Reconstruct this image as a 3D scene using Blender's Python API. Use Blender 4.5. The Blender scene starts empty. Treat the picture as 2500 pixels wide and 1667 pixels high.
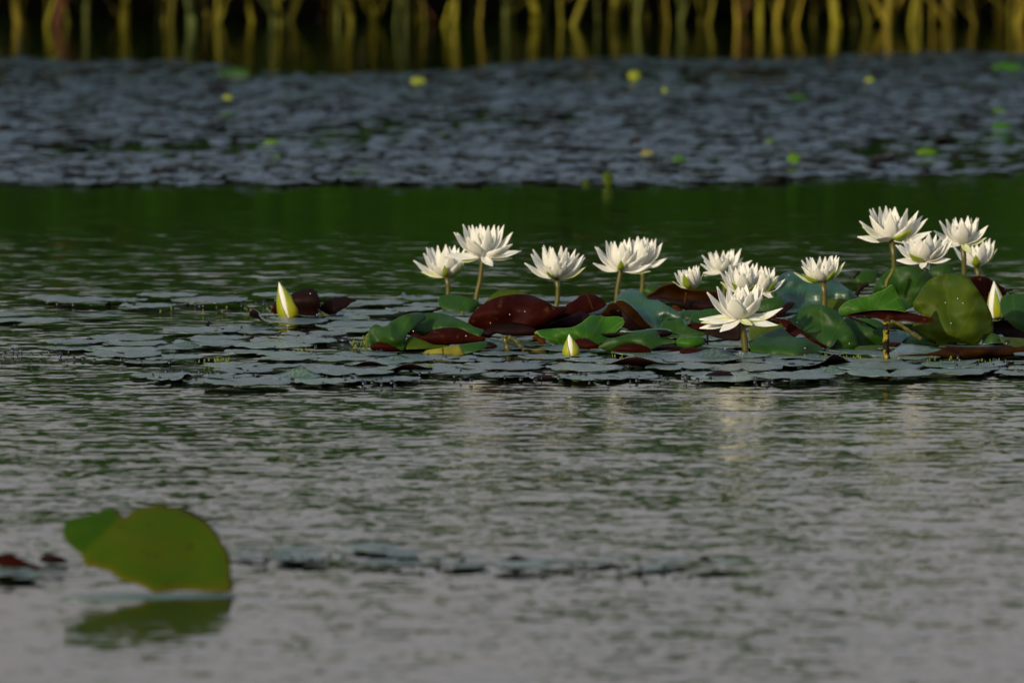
import bpy, math, random
from mathutils import Vector, Matrix, noise
from mathutils.geometry import delaunay_2d_cdt
random.seed(7)
sc = bpy.context.scene
COL = sc.collection
R = math.radians

# ------------------------------------------------------------------ camera
H = 1.45
FPX = 20000.0
P = math.atan(1568.5 / FPX)
cam = bpy.data.cameras.new('camera'); camo = bpy.data.objects.new('camera', cam); COL.objects.link(camo)
camo.location = (0, 0, H); camo.rotation_euler = (math.pi/2 - P, 0, 0)
cam.sensor_width = 36; cam.lens = 36*FPX/2500; cam.clip_start = 0.5; cam.clip_end = 3000
cam.dof.use_dof = True; cam.dof.focus_distance = 18.1; cam.dof.aperture_fstop = 6.2
sc.camera = camo
FW = Vector((0, math.cos(P), -math.sin(P))); UP = Vector((0, math.sin(P), math.cos(P)))

def ray(px, py):
    return FW + Vector((1, 0, 0))*((px-1250)/FPX) + UP*((833.5-py)/FPX)
def ground(px, py, z=0.0):
    r = ray(px, py); t = (z-H)/r.z
    return Vector((0, 0, H)) + r*t
def on_depth(px, py, Y):
    r = ray(px, py); return Vector((0, 0, H)) + r*(Y/r.y)
def on_plane(px, py, P0, phi):
    # plane holding the X axis and leaning by phi from the horizontal
    n = Vector((0, -math.sin(phi), math.cos(phi)))
    r = ray(px, py); o = Vector((0, 0, H))
    return o + r*((P0-o).dot(n)/r.dot(n))

# ------------------------------------------------------------------ world and sun
SUN_EL, SUN_AZ = R(21), R(216)
SKYK = 7.0
w = bpy.data.worlds.new('World'); sc.world = w; w.use_nodes = True
nt = w.node_tree
bg = nt.nodes['Background']; sky = nt.nodes.new('ShaderNodeTexSky')
sky.sky_type = 'NISHITA'; sky.sun_disc = False; sky.sun_elevation = SUN_EL; sky.sun_rotation = SUN_AZ
sky.air_density = 1.0; sky.dust_density = 7.0; sky.ozone_density = 0.6
# thin evening cloud over the clear sky: pale warm grey low down, bluer and broken higher up
gtc = nt.nodes.new('ShaderNodeTexCoord'); gsx = nt.nodes.new('ShaderNodeSeparateXYZ'); nt.links.new(gtc.outputs['Generated'], gsx.inputs[0])
gr = nt.nodes.new('ShaderNodeValToRGB'); nt.links.new(gsx.outputs['Z'], gr.inputs[0])
el = gr.color_ramp.elements
el[0].position = 0.0; el[0].color = (0.62, 0.53, 0.49, 1); el[1].position = 0.8; el[1].color = (0.30, 0.42, 0.62, 1)
e_ = el.new(0.16); e_.color = (0.58, 0.54, 0.56, 1)
e_ = el.new(0.35); e_.color = (0.40, 0.50, 0.68, 1)
gn = nt.nodes.new('ShaderNodeTexNoise'); gn.inputs['Scale'].default_value = 3.5; gn.inputs['Detail'].default_value = 4
gm = nt.nodes.new('ShaderNodeMapping'); gm.inputs['Scale'].default_value = (1, 1, 3.5); nt.links.new(gtc.outputs['Generated'], gm.inputs[0]); nt.links.new(gm.outputs[0], gn.inputs['Vector'])
gk = nt.nodes.new('ShaderNodeMapRange'); gk.inputs['From Min'].default_value = 0.3; gk.inputs['From Max'].default_value = 0.7; gk.inputs['To Min'].default_value = SKYK*0.8; gk.inputs['To Max'].default_value = SKYK*1.2
nt.links.new(gn.outputs['Fac'], gk.inputs['Value'])
gv = nt.nodes.new('ShaderNodeVectorMath'); gv.operation = 'SCALE'; nt.links.new(gr.outputs[0], gv.inputs[0]); nt.links.new(gk.outputs[0], gv.inputs['Scale'])
gx = nt.nodes.new('ShaderNodeMix'); gx.data_type = 'RGBA'; gx.inputs['Factor'].default_value = 0.65
nt.links.new(sky.outputs[0], gx.inputs['A']); nt.links.new(gv.outputs[0], gx.inputs['B'])
nt.links.new(gx.outputs['Result'], bg.inputs[0]); bg.inputs[1].default_value = 0.13
sl = bpy.data.lights.new('sun', 'SUN'); so = bpy.data.objects.new('sun', sl); COL.objects.link(so)
sl.energy = 3.1; sl.angle = R(0.6); sl.color = (1.0, 0.88, 0.69)
sd = Vector((math.sin(SUN_AZ)*math.cos(SUN_EL), math.cos(SUN_AZ)*math.cos(SUN_EL), math.sin(SUN_EL)))
so.rotation_euler = sd.to_track_quat('Z', 'Y').to_euler(); so.location = sd*50
sc.view_settings.view_transform = 'Standard'; sc.view_settings.look = 'None'
sc.view_settings.exposure = 0.0; sc.view_settings.gamma = 1.0
sc.render.engine = 'CYCLES'
sc.cycles.use_denoising = True
sc.cycles.max_bounces = 6; sc.cycles.diffuse_bounces = 3; sc.cycles.glossy_bounces = 3
sc.cycles.transmission_bounces = 4; sc.cycles.caustics_reflective = False; sc.cycles.caustics_refractive = False
sc.cycles.sample_clamp_indirect = 4

# ------------------------------------------------------------------ materials
def mat(name, col, rough=0.5, spec=0.5, transl=0.0, tcol=None, var=0.0, var_scale=20, col2=None, bump=0.0, bump_scale=60, rnd=0.0, sss=0.0, stretch=(1, 1, 1), vein=0.0, rim=0.5, veincol=(0.12, 0.2, 0.02), vo=0.0, rimw=0.18, spot=0.0, spot_scale=45, spotcol=(0.03, 0.02, 0.005)):
    m = bpy.data.materials.new(name); m.use_nodes = True; t = m.node_tree; N = t.nodes; L = t.links
    b = N['Principled BSDF']; out = N['Material Output']
    b.inputs['Roughness'].default_value = rough
    b.inputs['Specular IOR Level'].default_value = spec
    tc = N.new('ShaderNodeTexCoord'); mp = N.new('ShaderNodeMapping'); mp.inputs['Scale'].default_value = stretch
    L.new(tc.outputs['Object'], mp.inputs[0])
    cs = None
    if col2 is not None:
        nz = N.new('ShaderNodeTexNoise'); nz.inputs['Scale'].default_value = var_scale; nz.inputs['Detail'].default_value = 4
        L.new(mp.outputs[0], nz.inputs['Vector'])
        rp = N.new('ShaderNodeValToRGB')
        rp.color_ramp.elements[0].position = 0.5-var/2+vo; rp.color_ramp.elements[1].position = 0.5+var/2+vo
        rp.color_ramp.elements[0].color = (*col, 1); rp.color_ramp.elements[1].color = (*col2, 1)
        L.new(nz.outputs['Fac'], rp.inputs[0]); cs = rp.outputs[0]
    else:
        rg = N.new('ShaderNodeRGB'); rg.outputs[0].default_value = (*col, 1); cs = rg.outputs[0]
    if spot:
        ns = N.new('ShaderNodeTexNoise'); ns.inputs['Scale'].default_value = spot_scale; ns.inputs['Detail'].default_value = 5; L.new(tc.outputs['Object'], ns.inputs['Vector'])
        ms = N.new('ShaderNodeMapRange'); ms.inputs['From Min'].default_value = 0.62; ms.inputs['From Max'].default_value = 0.70; ms.inputs['To Max'].default_value = spot; L.new(ns.outputs['Fac'], ms.inputs['Value'])
        mz = N.new('ShaderNodeMix'); mz.data_type = 'RGBA'; L.new(ms.outputs[0], mz.inputs['Factor']); L.new(cs, mz.inputs['A']); mz.inputs['B'].default_value = (*spotcol, 1); cs = mz.outputs['Result']
    if vein:
        al = N.new('ShaderNodeAttribute'); al.attribute_name = 'leafco'; sp = N.new('ShaderNodeSeparateXYZ'); L.new(al.outputs['Vector'], sp.inputs[0])
        wn = N.new('ShaderNodeMath'); wn.operation = 'MULTIPLY_ADD'; wn.inputs[1].default_value = 15; wn.inputs[2].default_value = 0.0; L.new(sp.outputs['X'], wn.inputs[0])
        n3 = N.new('ShaderNodeTexNoise'); n3.inputs['Scale'].default_value = 25; L.new(tc.outputs['Object'], n3.inputs['Vector'])
        a2 = N.new('ShaderNodeMath'); a2.operation = 'MULTIPLY_ADD'; a2.inputs[1].default_value = 1.6; L.new(n3.outputs['Fac'], a2.inputs[0]); L.new(wn.outputs[0], a2.inputs[2])
        sn = N.new('ShaderNodeMath'); sn.operation = 'SINE'; L.new(a2.outputs[0], sn.inputs[0])
        vr = N.new('ShaderNodeMapRange'); vr.inputs['From Min'].default_value = 0.93; vr.inputs['From Max'].default_value = 1.0; vr.inputs['To Max'].default_value = vein; L.new(sn.outputs[0], vr.inputs['Value'])
        er = N.new('ShaderNodeMapRange'); er.inputs['From Min'].default_value = 0.0; er.inputs['From Max'].default_value = rimw; er.inputs['To Min'].default_value = rim; er.inputs['To Max'].default_value = 0.0; L.new(sp.outputs['Z'], er.inputs['Value'])
        mxx = N.new('ShaderNodeMath'); mxx.operation = 'MAXIMUM'; L.new(vr.outputs[0], mxx.inputs[0]); L.new(er.outputs[0], mxx.inputs[1])
        mc = N.new('ShaderNodeMix'); mc.data_type = 'RGBA'; L.new(mxx.outputs[0], mc.inputs['Factor']); L.new(cs, mc.inputs['A']); mc.inputs['B'].default_value = (*veincol, 1); cs = mc.outputs['Result']
    if rnd:
        oi = N.new('ShaderNodeObjectInfo'); hs = N.new('ShaderNodeHueSaturation'); mr = N.new('ShaderNodeMapRange')
        mr.inputs['To Min'].default_value = 1-rnd; mr.inputs['To Max'].default_value = 1+rnd
        L.new(oi.outputs['Random'], mr.inputs['Value']); L.new(mr.outputs[0], hs.inputs['Value']); L.new(cs, hs.inputs['Color']); cs = hs.outputs[0]
    L.new(cs, b.inputs['Base Color'])
    if sss:
        b.inputs['Subsurface Weight'].default_value = sss
        b.inputs['Subsurface Radius'].default_value = (0.006, 0.005, 0.003); b.inputs['Subsurface Scale'].default_value = 0.6
    if bump:
        n2 = N.new('ShaderNodeTexNoise'); n2.inputs['Scale'].default_value = bump_scale; n2.inputs['Detail'].default_value = 3
        L.new(mp.outputs[0], n2.inputs['Vector']); bp = N.new('ShaderNodeBump'); bp.inputs['Strength'].default_value = bump
        bp.inputs['Distance'].default_value = 0.004
        L.new(n2.outputs['Fac'], bp.inputs['Height']); L.new(bp.outputs[0], b.inputs['Normal'])
    if transl:
        tr = N.new('ShaderNodeBsdfTranslucent'); mx = N.new('ShaderNodeMixShader'); mx.inputs[0].default_value = transl
        if tcol: tr.inputs['Color'].default_value = (*tcol, 1)
        else: L.new(cs, tr.inputs['Color'])
        L.new(b.outputs[0], mx.inputs[1]); L.new(tr.outputs[0], mx.inputs[2]); L.new(mx.outputs[0], out.inputs['Surface'])
    return m

M = {}
M['petal'] = mat('petal_white', (0.86, 0.85, 0.76), 0.5, 0.25, transl=0.28, tcol=(0.90, 0.87, 0.62), var=0.5, var_scale=18, col2=(0.89, 0.88, 0.83), bump=0.12, bump_scale=90, spot=.12, spot_scale=30, spotcol=(0.5,0.42,0.2))
M['sepal'] = mat('sepal_green', (0.20, 0.34, 0.015), 0.4, 0.4, transl=0.15, var=0.5, var_scale=40, col2=(0.42, 0.48, 0.04))
M['sepal_bud'] = mat('sepal_bud', (0.17, 0.27, 0.006), 0.42, 0.35, transl=0.12, var=0.5, var_scale=25, col2=(0.38, 0.34, 0.012), stretch=(1, 1, .4))
M['sepal_in'] = mat('sepal_inside', (0.72, 0.74, 0.42), 0.45, 0.35, transl=0.2)
M['stamen'] = mat('stamen_yellow', (0.80, 0.55, 0.06), 0.5, 0.3, transl=0.1)
M['stem'] = mat('stem_olive', (0.052, 0.052, 0.003), 0.4, 0.5, var=0.5, var_scale=30, col2=(0.095, 0.082, 0.004), stretch=(3, 3, 0.3))
M['stem_crust'] = mat('stem_crusted', (0.008, 0.006, 0.002), 0.6, 0.15, var=0.12, vo=.075, var_scale=75, col2=(0.30, 0.24, 0.01), bump=0.8, bump_scale=120)
M['green'] = mat('leaf_top_green', (0.009, 0.042, 0.0008), 0.5, 0.26, transl=0.12, tcol=(0.10, 0.25, 0.01), var=0.5, var_scale=9, col2=(0.020, 0.060, 0.002), bump=0.3, bump_scale=38, vein=.16, veincol=(0.08, 0.16, 0.02), spot=.7)
M['bright'] = mat('leaf_top_bright', (0.018, 0.085, 0.0008), 0.5, 0.18, transl=0.15, tcol=(0.12, 0.4, 0.01), var=0.5, var_scale=9, col2=(0.032, 0.105, 0.002), bump=0.24, bump_scale=38, vein=.16, rim=.7, veincol=(0.2, 0.32, 0.08), spot=.7)
M['olive'] = mat('leaf_top_olive', (0.022, 0.052, 0.0006), 0.55, 0.14, transl=0.12, var=0.5, var_scale=10, col2=(0.062, 0.085, 0.0012), bump=0.24, bump_scale=38, vein=.16, veincol=(0.14, 0.16, 0.02), spot=.7)
M['blue'] = mat('leaf_top_waxy', (0.006, 0.040, 0.010), 0.42, 0.9, var=0.5, var_scale=9, col2=(0.014, 0.065, 0.02), bump=0.6, bump_scale=38, stretch=(2.2, 0.6, 1), vein=.10, veincol=(0.05, 0.12, 0.05), spot=.7)
M['red'] = mat('leaf_under_maroon', (0.011, 0.0010, 0.0004), 0.6, 0.05, transl=0.06, tcol=(0.3, 0.05, 0.01), var=0.6, var_scale=14, col2=(0.031, 0.0034, 0.0007), bump=0.24, bump_scale=38, vein=.10, rim=.6, veincol=(0.07, 0.012, 0.002), spot=.5, spotcol=(0.08,0.04,0.01))
M['brown'] = mat('leaf_under_brown', (0.010, 0.003, 0.0006), 0.6, 0.04, transl=0.08, tcol=(0.3, 0.1, 0.01), var=0.5, var_scale=14, col2=(0.028, 0.010, 0.001), bump=0.24, bump_scale=38, vein=.10, rim=.6, veincol=(0.08, 0.03, 0.004))
M['dark'] = mat('leaf_dark_and_shade', (0.005, 0.0015, 0.001), 0.6, 0.1, var=0.5, var_scale=14, col2=(0.012, 0.002, 0.001))  # near-black underside colour, also used to paint deep shade between leaves
M['yellow'] = mat('leaf_decaying_yellow', (0.22, 0.20, 0.006), 0.4, 0.4, transl=0.1, var=0.3, var_scale=25, col2=(0.10, 0.09, 0.006))
M['pad'] = mat('pad_top', (0.022, 0.058, 0.026), 0.24, 1.0, var=0.35, var_scale=9, col2=(0.10, 0.135, 0.10), bump=0.35, bump_scale=45, rnd=0.35, spot=.75, spot_scale=12)
M['pad_far'] = mat('pad_top_far', (0.014, 0.034, 0.026), 0.33, 0.65, var=0.3, var_scale=11, col2=(0.050, 0.068, 0.085), rnd=0.5, spot=.7, spot_scale=3.5, spotcol=(0.02,0.03,0.008))
M['pad_yellow'] = mat('pad_turned_yellow', (0.23, 0.27, 0.004), 0.4, 0.3, transl=0.2)
M['pad_lime'] = mat('pad_lime', (0.07, 0.16, 0.002), 0.4, 0.3, transl=0.2)
M['navy'] = mat('wet_dark_leaf', (0.006, 0.007, 0.012), 0.3, 0.5)
M['weed'] = mat('duckweed_green', (0.10, 0.13, 0.008), 0.5, 0.3)
M['bark'] = mat('bark_olive', (0.10, 0.092, 0.008), 0.7, 0.3, var=0.4, var_scale=9, col2=(0.27, 0.25, 0.012), bump=0.4, bump_scale=40, rnd=0.55, stretch=(1, 1, 0.3))
M['bark_warm'] = mat('bark_ochre', (0.12, 0.095, 0.008), 0.7, 0.3, var=0.4, var_scale=9, col2=(0.26, 0.205, 0.012), bump=0.4, bump_scale=40, rnd=0.4, stretch=(1, 1, 0.3))
M['bark_green'] = mat('bark_dull_green', (0.05, 0.075, 0.02), 0.75, 0.2, var=0.4, var_scale=9, col2=(0.10, 0.11, 0.02), rnd=0.4, stretch=(1, 1, 0.3))  # darker, greener tone than the olive bark
M['bark_red'] = mat('branch_russet', (0.07, 0.025, 0.01), 0.7, 0.2, rnd=0.3)
M['foliage'] = mat('foliage', (0.014, 0.098, 0.003), 0.6, 0.06, transl=0.2, var=0.5, var_scale=2.5, col2=(0.062, 0.17, 0.004), rnd=0.35)
M['mud'] = mat('bank_mud', (0.016, 0.010, 0.005), 0.9, 0.05, var=0.5, var_scale=3, col2=(0.03, 0.02, 0.008), bump=0.6, bump_scale=8)
M['near'] = mat('leaf_near_yellow_rim', (0.026, 0.070, 0.001), 0.7, 0.04, transl=0.1, var=0.5, var_scale=11, col2=(0.055, 0.075, 0.001), bump=0.2, bump_scale=30, vein=.10, rim=.5, rimw=1.5, veincol=(0.10, 0.055, 0.003), spot=.7)
M['near_dark'] = mat('leaf_near_lobe', (0.016, 0.050, 0.001), 0.7, 0.04, var=0.5, var_scale=14, col2=(0.030, 0.062, 0.001), vein=.05, rim=.3, veincol=(0.06, 0.05, 0.003))
M['drop'] = mat('glint_drop', (0.75, 0.78, 0.80), 0.05, 1.0)  # near-white body colour paints the glint of the wet drops

# water: dark body, fresnel mirror, ripples as slope noise in world space
def water_mat():
    m = bpy.data.materials.new('pond_water'); m.use_nodes = True; t = m.node_tree; N = t.nodes; L = t.links
    b = N['Principled BSDF']
    b.inputs['Base Color'].default_value = (0.006, 0.010, 0.002, 1); b.inputs['Roughness'].default_value = 0.07
    b.inputs['IOR'].default_value = 1.33
    tc = N.new('ShaderNodeTexCoord')
    def slopes(scale, amp, detail, offs, rough=0.5):
        mp = N.new('ShaderNodeMapping'); mp.inputs['Scale'].default_value = scale; mp.inputs['Location'].default_value = offs
        L.new(tc.outputs['Object'], mp.inputs[0])
        nz = N.new('ShaderNodeTexNoise'); nz.inputs['Scale'].default_value = 1.0; nz.inputs['Detail'].default_value = detail
        nz.inputs['Roughness'].default_value = rough
        L.new(mp.outputs[0], nz.inputs['Vector'])
        s = N.new('ShaderNodeVectorMath'); s.operation = 'SUBTRACT'; s.inputs[1].default_value = (0.5, 0.5, 0.5)
        L.new(nz.outputs['Color'], s.inputs[0])
        v = N.new('ShaderNodeVectorMath'); v.operation = 'MULTIPLY'; v.inputs[1].default_value = (amp[0], amp[1], 0)
        L.new(s.outputs[0], v.inputs[0]); return v.outputs[0]
    fine = slopes((14, 38, 1), (RIP*0.7, RIP, 0), 2.0, (3, 7, 0))
    cap = slopes((46, 38, 1), (RIP, RIP, 0), 2.0, (13, 5, 0))
    mid = slopes((6, 10, 1), (RIP*0.25, RIP*0.35, 0), 1.0, (31, 17, 0))
    # patches of calmer and rougher water (wind), world space
    mp = N.new('ShaderNodeMapping'); mp.inputs['Scale'].default_value = (0.9, 0.42, 1); mp.inputs['Location'].default_value = (5.3, 1.7, 0)
    L.new(tc.outputs['Object'], mp.inputs[0])
    nz = N.new('ShaderNodeTexNoise'); nz.inputs['Scale'].default_value = 1.0; nz.inputs['Detail'].default_value = 2
    L.new(mp.outputs[0], nz.inputs['Vector'])
    mr = N.new('ShaderNodeMapRange'); mr.inputs['From Min'].default_value = 0.35; mr.inputs['From Max'].default_value = 0.65
    mr.inputs['To Min'].default_value = 0.55; mr.inputs['To Max'].default_value = 1.25
    L.new(nz.outputs['Fac'], mr.inputs['Value'])
    # short ripples near the camera side, longer ones farther out by the pad field lies calmer
    sx = N.new('ShaderNodeSeparateXYZ'); L.new(tc.outputs['Object'], sx.inputs[0])
    m2 = N.new('ShaderNodeValToRGB'); m0 = N.new('ShaderNodeMapRange'); m0.inputs['From Min'].default_value = 10.0; m0.inputs['From Max'].default_value = 40.0
    L.new(sx.outputs['Y'], m0.inputs['Value']); L.new(m0.outputs[0], m2.inputs[0])
    ee = m2.color_ramp.elements; ee[0].position = 0.05; ee[0].color = (.36, .36, .36, 1); ee[1].position = 0.44; ee[1].color = (.40, .40, .40, 1)
    for p_, v_ in ((.20, .60), (.26, .92), (.36, .78)):
        e1 = ee.new(p_); e1.color = (v_, v_, v_, 1)
    ml = N.new('ShaderNodeMath'); ml.operation = 'MULTIPLY'; L.new(mr.outputs[0], ml.inputs[0]); L.new(m2.outputs[0], ml.inputs[1])
    m3 = N.new('ShaderNodeMapRange'); m3.inputs['From Min'].default_value = 15.0; m3.inputs['From Max'].default_value = 19.0
    m3.inputs['To Min'].default_value = 0.85; m3.inputs['To Max'].default_value = 0.2; L.new(sx.outputs['Y'], m3.inputs['Value'])
    cp = N.new('ShaderNodeVectorMath'); cp.operation = 'SCALE'; L.new(cap, cp.inputs[0]); L.new(m3.outputs[0], cp.inputs['Scale'])
    a0 = N.new('ShaderNodeVectorMath'); a0.operation = 'ADD'; L.new(fine, a0.inputs[0]); L.new(cp.outputs[0], a0.inputs[1])
    ad = N.new('ShaderNodeVectorMath'); ad.operation = 'ADD'; L.new(a0.outputs[0], ad.inputs[0]); L.new(mid, ad.inputs[1])
    sc_ = N.new('ShaderNodeVectorMath'); sc_.operation = 'SCALE'; L.new(ad.outputs[0], sc_.inputs[0]); L.new(ml.outputs[0], sc_.inputs['Scale'])
    up = N.new('ShaderNodeVectorMath'); up.operation = 'ADD'; up.inputs[1].default_value = (0, 0, 1); L.new(sc_.outputs[0], up.inputs[0])
    nm = N.new('ShaderNodeVectorMath'); nm.operation = 'NORMALIZE'; L.new(up.outputs[0], nm.inputs[0])
    L.new(nm.outputs[0], b.inputs['Normal'])
    return m
RIP = 0.27
M['water'] = water_mat()

# ------------------------------------------------------------------ object helpers
def link(name, me, parent=None):
    o = bpy.data.objects.new(name, me); COL.objects.link(o)
    if parent is not None: o.parent = parent
    return o
def tag(o, label=None, cat=None, group=None, kind=None):
    if label: o['label'] = label
    if cat: o['category'] = cat
    if group: o['group'] = group
    if kind: o['kind'] = kind
    return o
def empty(name, loc, label, cat, group=None):
    o = bpy.data.objects.new(name, None); COL.objects.link(o); o.location = loc
    o.empty_display_size = 0.02
    return tag(o, label, cat, group)
def mesh(name, V, F, mats, mi=None, smooth=True):
    me = bpy.data.meshes.new(name); me.from_pydata([tuple(v) for v in V], [], F)
    for m in mats: me.materials.append(m)
    if mi: me.polygons.foreach_set('material_index', mi)
    if smooth: me.polygons.foreach_set('use_smooth', [True]*len(F))
    me.update(); return me
def shell(V, F, th, face=None):
    """sheet -> closed thin body; side 0 = front (towards `face`), side 1 = back"""
    n = len(V); N = [Vector((0, 0, 0)) for _ in V]
    tot = Vector((0, 0, 0)); fn = []
    for f in F:
        a, b, c = V[f[0]], V[f[1]], V[f[2]]
        q = (b-a).cross(c-a); fn.append(q); tot += q
    if face is not None and tot.dot(face) < 0:
        F = [tuple(reversed(f)) for f in F]; fn = [-q for q in fn]
    for f, q in zip(F, fn):
        for i in f: N[i] += q
    N = [q.normalized() if q.length > 0 else Vector((0, 0, 1)) for q in N]
    W = [v+q*th/2 for v, q in zip(V, N)] + [v-q*th/2 for v, q in zip(V, N)]
    G = list(F) + [tuple(i+n for i in reversed(f)) for f in F]; mi = [0]*len(F)+[1]*len(F)
    ed = {}
    for f in F:
        for i in range(len(f)):
            a, b = f[i], f[(i+1) % len(f)]
            if (b, a) in ed: del ed[(b, a)]
            else: ed[(a, b)] = 1
    for (a, b) in ed:
        G.append((b, a, a+n, b+n)); mi.append(0)
    return W, G, mi
def tube(pts, rad, seg=8):
    V = []; F = []
    pts = [Vector(p) for p in pts]
    for i, p in enumerate(pts):
        d = (pts[min(i+1, len(pts)-1)]-pts[max(i-1, 0)]).normalized()
        a = d.cross(Vector((0, 1, 0.01))).normalized(); b = d.cross(a)
        r = rad[i] if isinstance(rad, (list, tuple)) else rad
        for k in range(seg):
            t = 2*math.pi*k/seg; V.append(p+(a*math.cos(t)+b*math.sin(t))*r)
    for i in range(len(pts)-1):
        for k in range(seg):
            k2 = (k+1) % seg; F.append((i*seg+k, i*seg+k2, (i+1)*seg+k2, (i+1)*seg+k))
    F.append(tuple(reversed(range(seg)))); F.append(tuple(range((len(pts)-1)*seg, len(pts)*seg)))
    return V, F
def spline(pts, n=4, closed=True):
    out = []; L_ = len(pts)
    for i in range(L_ if closed else L_-1):
        g = lambda k: Vector(pts[k % L_]) if closed else Vector(pts[max(0, min(L_-1, k))])
        p0, p1, p2, p3 = g(i-1), g(i), g(i+1), g(i+2)
        for k in range(n):
            t = k/n; out.append(0.5*((2*p1)+(p2-p0)*t+(2*p0-5*p1+4*p2-p3)*t*t+(3*p1-p0-3*p2+p3)*t**3))
    if not closed: out.append(Vector(pts[-1]))
    return out

# ------------------------------------------------------------------ flowers
def petal_mesh(B, T, axis_up, width, kind, cup=0.35, sag=0.18, rng=random):
    d = T-B; L_ = d.length; dn = d.normalized()
    hor = Vector((d.x, d.y, 0))
    if hor.length < 0.25*L_: hor = Vector((d.x, d.y - 0.01*(1 if d.y <= 0 else -1), 0))
    rad = hor.normalized(); tang = Vector((0, 0, 1)).cross(rad)
    wv = (tang - dn*tang.dot(dn)).normalized()
    vp = dn.cross(Vector((0, 1, -0.08))).normalized()
    if vp.dot(wv) < 0: vp = -vp
    kk = 0.42*(1-abs(wv.dot(vp)))
    wv = (wv*(1-kk)+vp*kk).normalized(); wv = (wv - dn*wv.dot(dn)).normalized()
    out = wv.cross(dn)
    if out.dot(rad*0.6 - Vector((0, 0, 1))) < 0: out = -out       # outward and downward side
    nu, nv = 10, 6
    V = []; F = []
    tw = rng.uniform(-0.12, 0.12)
    for i in range(nu+1):
        t = i/nu
        c = B + d*t + out*(sag*L_*math.sin(math.pi*min(1, t*1.02))*(1-0.45*t)) 
        wd = width*(max(0.0, math.sin(math.pi*(0.10+0.90*t)**0.90)))**0.95
        if t > 0.97: wd = width*0.06
        wd = max(wd, width*0.05)
        for j in range(nv+1):
            s = (j/nv-0.5)*2
            a = wv*math.cos(tw*s*2) 
            V.append(c + a*(wd*0.5*s) - out*(cup*wd*0.5*s*s) + out*(0.03*width*math.sin(7*t+3*s)))
    for i in range(nu):
        for j in range(nv):
            a = i*(nv+1)+j; F.append((a, a+1, a+nv+2, a+nv+1))
    W, G, mi = shell(V, F, 0.0009, out)
    me = mesh('petal', W, G, [M['sepal'], M['sepal_in']] if kind == 's' else [M['petal'], M['petal']], mi)
    return me

def flower(o, base, stem_to, petals, label, wl, wscale=1.0, stem_w=0.0056, stem_pts=None, extra=8):
    S = lambda x, y: (o[0]+x/8, o[1]+y/8)
    Y = ground(stem_to[0], wl).y
    bpx = S(*base); B = on_depth(*bpx, Y)
    root_loc = ground(stem_to[0], wl)
    rt = empty('water_lily', root_loc, label, 'water lily', 'white water lilies in flower')
    rng = random.Random(int(o[0]*7+base[0]))
    def add(nm, me):
        me.transform(Matrix.Translation(-root_loc)); return link(nm, me, rt)
    for q in petals:
        k = q[3] if len(q) > 3 else 'w'
        T = on_depth(*S(q[0], q[1]), Y); dy = q[2]*0.048
        T = T + (ray(*S(q[0], q[1]))/1.0)*dy
        d = T-B
        wd = (0.0250 if k == 'w' else 0.022)*wscale*rng.uniform(0.9, 1.1)*min(1.15, max(0.75, d.length/0.065))
        if len(q) > 4: wd *= q[4]
        b0 = B + Vector((d.x, d.y, 0))*0.06
        low = d.z < 0.012
        me = petal_mesh(b0, T, None, wd, k, cup=0.26 if not low else 0.18, sag=(0.16 if not low else 0.05)*(1 if k == 'w' else 1.1), rng=rng)
        add('sepal' if k == 's' else 'petal', me)
    # inner petals nobody can count one by one from the front: stand inside the listed ones
    ups = [q for q in petals if (base[1]-q[1]) > 250 and (len(q) < 4 or q[3] == 'w')]
    if ups and extra:
        top = sum(on_depth(*S(q[0], q[1]), Y).z for q in ups)/len(ups)
        cx = sum(on_depth(*S(q[0], q[1]), Y).x for q in ups)/len(ups)
        hh = (top-B.z)*0.86
        for i in range(extra):
            a = 2*math.pi*(i+rng.random()*0.5)/extra
            T = Vector((B.x+(cx-B.x)*0.8+math.cos(a)*0.022*wscale, B.y+math.sin(a)*0.022*wscale, B.z+hh*rng.uniform(0.88, 1.0)))
            add('petal', petal_mesh(B+Vector((0, 0, 0.002)), T, None, 0.015*wscale, 'w', sag=0.12, rng=rng))
        V = []; F = []
        for i in range(26):
            a = i*2.4; r = 0.010*math.sqrt(i/26)*wscale*1.3
            p = Vector((B.x+(cx-B.x)*0.35+math.cos(a)*r*0.4, B.y+math.sin(a)*r*0.4, B.z+0.004)); q2 = p+Vector((math.cos(a)*r, math.sin(a)*r, hh*0.52*rng.uniform(.85, 1.1)))
            v, f = tube([p, (p+q2)/2+Vector((math.cos(a), math.sin(a), 0))*0.002, q2], [0.0013, 0.0015, 0.0006], 5)
            n0 = len(V); V += v; F += [tuple(x+n0 for x in g) for g in f]
        add('stamens', mesh('stamens', V, F, [M['stamen']]))
    # receptacle + stem
    foot = Vector((root_loc.x, root_loc.y, -0.05))
    if stem_pts:
        pts = [B+Vector((0, 0.001, -0.0005))]+[on_depth(*p, Y) for p in stem_pts]+[foot]
        pts = spline(pts, 4, False)
    else:
        top_ = B+Vector((0, 0.001, -0.0005)); pts = [top_.lerp(foot, t/6)+Vector((0.004*math.sin(t*1.1), 0, 0))*(1 if 0 < t < 6 else 0) for t in range(7)]
    n = len(pts); v, f = tube(pts, [stem_w*(1.25 if i == 0 else 0.92+0.15*i/n) for i in range(n)], 10)
    add('stem', mesh('stem', v, f, [M['stem']]))
    return rt

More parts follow.
